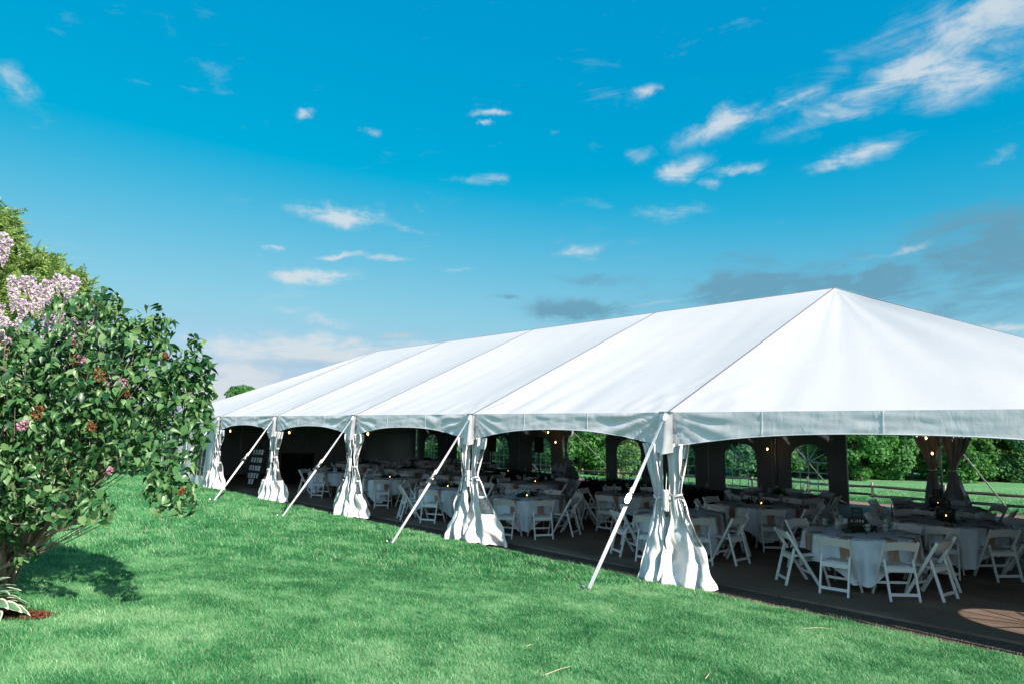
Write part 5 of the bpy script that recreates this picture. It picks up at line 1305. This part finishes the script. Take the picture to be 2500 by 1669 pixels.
# ------------------------------------------------------------------ hosta and mulch patch at the left edge
hb_, hz_ = ground_hit(-48, 1510); hosta = thing('hosta', 'white edged hosta clump at the lower left edge', 'plant', tuple(hb_))
M['hosta_green'] = mat('hosta green', (.10, .22, .11), .5, var=.2, vscale=9); M['hosta_white'] = mat('hosta cream margin', (.62, .64, .48), .5)
hv = MB()
def hfn(u, v):
    w_ = .30*math.sin(PI*min(1, u*.93+.05))**.8*(1-.35*u); x = u; z = .42*u-.62*u*u; y = (v-.5)*2*w_; return (x, y, z+abs(y)*.35+.012*math.sin(u*22)*abs(v-.5)*2)
hv.grid(hfn, 10, 8, lambda i, j: 1 <= j <= 6 and i < 9); hv.cur = 1; hv.grid(hfn, 10, 8, lambda i, j: not (1 <= j <= 6 and i < 9)); hme = hv.mesh('leaf', [M['hosta_green'], M['hosta_white']], True)
for k in range(46):
    a_ = k*2.4; t_ = (k/46)**.6; o = link('leaf', hme, hosta); s_ = .13+.08*t_; o.scale = (s_, s_, s_)
    o.location = (.10*t_*math.cos(a_), .10*t_*math.sin(a_), .20*(1-t_)+.05); o.rotation_euler = (rs.uniform(-.3, .3), -.55+1.05*t_-.4, a_)
mb = MB(); mc, _ = ground_hit(55, 1502); me_, _ = ground_hit(150, 1508)
def mp(u, v):
    a_ = 2*PI*u; w_ = .55*(1+.25*math.sin(a_*3)); x = mc[0]+(me_[0]-mc[0])*(1.1*v*math.cos(a_))+.10*v*w_*math.sin(a_)*fw[0]; y = mc[1]+(me_[1]-mc[1])*(1.1*v*math.cos(a_))+.2*v*w_*math.sin(a_)
    return (x, y, float(terrain(x, y))+.02*(1-v)+.006)
mb.grid(mp, 30, 6); tag(mb.build('mulch_patch', M['mulch'], smooth=True), kind='structure')
n = 1500; uu = r_.uniform(0, 1, n); vv = np.sqrt(r_.uniform(0, 1, n)); P = np.array([mp(a_, b_) for a_, b_ in zip(uu, vv)]); P[:, 2] += .008
V, F = scatter([(-.5, -.12, 0), (.5, -.1, .05), (.45, .12, 0), (-.5, .1, .05)], quad_f, P, frames(r_.normal(0, .4, (n, 3))+[0, 0, 1], r_.uniform(0, 6.3, n)), r_.uniform(.015, .045, n)); tag(link('mulch_chips', np_mesh('mulch_chips', V, F, M['mulch'])), kind='stuff')

# straws and a dry twig lying on the lawn
M['straw'] = mat('dry straw', (.55, .48, .30), .8)
for lb, a0, a1 in (('pale straw lying on the lawn at lower right', (1960, 1541), (2032, 1541)), ('thin straw to the right of the pale one', (2036, 1543), (2110, 1560)), ('bent dry twig at the bottom edge of the lawn', (1325, 1661), (1398, 1636)),
                   ('short straw near the nearest strap', (1322, 1383), (1345, 1396)), ('dry blade at the bottom right of the lawn', (1722, 1668), (1732, 1654)), ('straw fleck on the mid lawn', (1285, 1588), (1300, 1584))):
    q0, _ = ground_hit(*a0); q1, _ = ground_hit(*a1); m_ = (q0+q1)/2; mb = MB(); c = Vector(m_)
    mb.tube([Vector(q0)-c+Vector((0, 0, .035)), Vector((.01, .0, .045)), Vector(q1)-c+Vector((0, 0, .035))], [.0035, .003, .0015], 5); o = mb.build('dry_straw', M['straw'], loc=tuple(m_)); tag(o, lb, 'straw', 'dry bits on the lawn')

# ------------------------------------------------------------------ grass
def blades(name, n_, spread, h, w_, seed, lean=.5):
    r2 = np.random.default_rng(seed); V = []; F = []
    for k in range(n_):
        x, y = r2.normal(0, spread, 2); a_ = r2.uniform(0, 6.3); l_ = lean*abs(r2.normal(0, 1))*h; hh = h*r2.uniform(.55, 1.1); b_ = r2.uniform(0, 6.3)
        dx, dy = math.cos(a_)*l_, math.sin(a_)*l_; wx, wy = math.cos(b_)*w_/2, math.sin(b_)*w_/2; i0 = len(V)
        V += [(x-wx, y-wy, -.01), (x+wx, y+wy, -.01), (x+dx*.35+wx*.8, y+dy*.35+wy*.8, hh*.6), (x+dx*.35-wx*.8, y+dy*.35-wy*.8, hh*.6), (x+dx+wx*.1, y+dy+wy*.1, hh), (x+dx-wx*.1, y+dy-wy*.1, hh)]
        F += [(i0, i0+1, i0+2, i0+3), (i0+3, i0+2, i0+4, i0+5)]
    return V, F
def grass_mat(name, cols, dry, scale):
    m = bpy.data.materials.new(name); m.use_nodes = True; nt = m.node_tree; q = G(nt); b = nt.nodes['Principled BSDF']
    pos = q.n('ShaderNodeNewGeometry').outputs['Position']
    f = q.noise(pos, scale, 5, .6); f3 = q.noise(pos, scale*.23, 3, .5); rnd = q.n('ShaderNodeNewGeometry').outputs['Random Per Island']
    v = q.m('ADD', q.m('ADD', q.m('MULTIPLY', f, .50), q.m('MULTIPLY', f3, .30)), q.m('MULTIPLY', rnd, .20)); nn = len(cols)
    col = q.ramp(v, [(.41+.18*i/(nn-1), c4(*c)) for i, c in enumerate(cols)])
    dk = q.smooth(q.noise(q.vm('MULTIPLY', pos, (1, 1.5, 1)), scale*2.2, 4, .7, .6), .53, .66)
    col = q.mix(q.m('MULTIPLY', dk, .5), col, c4(*cols[0]))
    col = q.mix(q.m('MULTIPLY', q.smooth(rnd, .84, .97), .6), col, c4(*dry))
    q.put(b.inputs['Base Color'], col); b.inputs['Roughness'].default_value = .45; b.inputs['Specular IOR Level'].default_value = .4
    tr = q.n('ShaderNodeBsdfTranslucent'); q.put(tr.inputs[0], col); mx = q.n('ShaderNodeMixShader'); mx.inputs[0].default_value = .35
    nt.links.new(b.outputs[0], mx.inputs[1]); nt.links.new(tr.outputs[0], mx.inputs[2]); nt.links.new(mx.outputs[0], nt.nodes['Material Output'].inputs[0]); return m
M['grass'] = grass_mat('lawn blades', [(.028, .20, .062), (.070, .34, .110), (.155, .47, .18), (.32, .60, .29)], (.42, .48, .28), 2.0)
M['meadow'] = grass_mat('meadow blades', [(.10, .31, .12), (.17, .43, .17), (.25, .52, .23), (.33, .58, .28)], (.40, .42, .22), .8)
def grass_field(name, P, clumps, scale, seed, mt):
    """points with rotation and size carry instanced clumps (geometry nodes)"""
    n_ = len(P); r2 = np.random.default_rng(seed); me = bpy.data.meshes.new(name); me.vertices.add(n_); me.vertices.foreach_set('co', P.astype(np.float32).ravel())
    at_ = me.attributes.new('rot', 'FLOAT_VECTOR', 'POINT'); rv = np.zeros((n_, 3), np.float32); rv[:, 2] = r2.uniform(0, 6.3, n_); rv[:, 0] = r2.normal(0, .12, n_); at_.data.foreach_set('vector', rv.ravel())
    as_ = me.attributes.new('siz', 'FLOAT', 'POINT'); as_.data.foreach_set('value', (scale*r2.uniform(.7, 1.25, n_)).astype(np.float32))
    o = link(name, me); tag(o, kind='stuff'); ng = bpy.data.node_groups.new(name, 'GeometryNodeTree'); ng.interface.new_socket('Geometry', in_out='INPUT', socket_type='NodeSocketGeometry'); ng.interface.new_socket('Geometry', in_out='OUTPUT', socket_type='NodeSocketGeometry')
    N = ng.nodes; Lk = ng.links; gi = N.new('NodeGroupInput'); goo = N.new('NodeGroupOutput'); iop = N.new('GeometryNodeInstanceOnPoints'); mtp = N.new('GeometryNodeMeshToPoints'); Lk.new(gi.outputs[0], mtp.inputs[0]); Lk.new(mtp.outputs[0], iop.inputs[0])
    # clump shapes live in the tree as curve-free mesh sources: one small object per shape
    oi = N.new('GeometryNodeObjectInfo'); oi.inputs[0].default_value = clumps; Lk.new(oi.outputs['Geometry'], iop.inputs['Instance'])
    a1 = N.new('GeometryNodeInputNamedAttribute'); a1.data_type = 'FLOAT_VECTOR'; a1.inputs[0].default_value = 'rot'; a2 = N.new('GeometryNodeInputNamedAttribute'); a2.data_type = 'FLOAT'; a2.inputs[0].default_value = 'siz'
    Lk.new(a1.outputs[0], iop.inputs['Rotation']); Lk.new(a2.outputs[0], iop.inputs['Scale']); Lk.new(iop.outputs[0], goo.inputs[0]); md = o.modifiers.new('grass', 'NODES'); md.node_group = ng
    return o
def clump(name, *a_, mt='grass', loc=(0, -30, -6)):
    V, F = blades(name, *a_); o = link(name, np_mesh(name, V, F, M[mt])); o.location = loc; tag(o, kind='stuff'); return o
cl_a = clump('grass_tuft', 34, .032, .038, .0034, 1, .6, loc=tuple(CAM+np.array([0, -3, -2.0])))
cl_b = clump('grass_tuft', 26, .055, .055, .0075, 2, .5, loc=tuple(CAM+np.array([.5, -3, -2.0])))
cl_m = clump('meadow_tuft', 22, .14, .17, .014, 3, .5, mt='meadow', loc=tuple(CAM+np.array([1, -3, -2.0])))
def polar(n_, r0, r1, power, a0, a1, seed):
    r2 = np.random.default_rng(seed); u = r2.uniform(0, 1, n_); k = 2-power
    rr_ = (r0**k+(r1**k-r0**k)*u)**(1/k) if abs(k) > 1e-3 else r0*(r1/r0)**u
    b_ = r2.uniform(a0, a1, n_); fwd = math.atan2(fw[1], fw[0]); x = CAM[0]+rr_*np.cos(fwd+b_); y = CAM[1]+rr_*np.sin(fwd+b_); return x, y, rr_
def lawn_pts(n_, r0, r1, power, seed):
    x, y, rr_ = polar(n_, r0, r1, power, R(-52), R(46), seed)
    edge = -.20+.035*np.sin(x*3.1)+.03*np.sin(x*9.7+1)+.02*np.sin(x*23)
    ok = y < edge; d1 = np.hypot((x-mc[0])/.34, (y-mc[1])/.20); ok &= (d1 > 1)
    x, y, rr_ = x[ok], y[ok], rr_[ok]; z = terrain(x, y); return np.stack([x, y, z], 1), rr_
P, rr_ = lawn_pts(80000, 2.3, 9.5, 1.15, 1); grass_field('lawn_grass', P, cl_a, .85+.35*rr_/9, 2, 'grass')
P, rr_ = lawn_pts(60000, 9.0, 42, 1.25, 3); grass_field('lawn_grass', P, cl_b, .8+.9*np.clip((rr_-9)/20, 0, 1), 4, 'grass')
# taller fringe along the gravel
r2 = np.random.default_rng(8); n = 3600; x = r2.uniform(-24, 5.6, n); y = -.20+.035*np.sin(x*3.1)+.03*np.sin(x*9.7+1)+.02*np.sin(x*23)-r2.uniform(0, .10, n); grass_field('lawn_fringe', np.stack([x, y, terrain(x, y)], 1), cl_a, 1.25, 9, 'grass')
x, y, rr_ = polar(60000, 20, 66, 1.5, R(-6), R(46), 5); x, y, rr_ = polar(60000, 18, 62, 1.5, R(-42), R(16), 5); ok = (y > 23.2+.6*np.sin(x*.7)) & (x < 14); x, y, rr_ = x[ok], y[ok], rr_[ok]
grass_field('meadow_grass', np.stack([x, y, terrain(x, y)], 1), cl_m, .65+.9*np.clip((rr_-25)/30, 0, 1), 6, 'meadow')
x, y, rr_ = polar(30000, 18, 40, 1.2, R(-42), R(16), 15); ok = (y > 13.5) & (y < 23.4) & (x < 14); x, y, rr_ = x[ok], y[ok], rr_[ok]; grass_field('back_lawn_grass', np.stack([x, y, terrain(x, y)], 1), cl_b, 1.3, 16, 'grass')
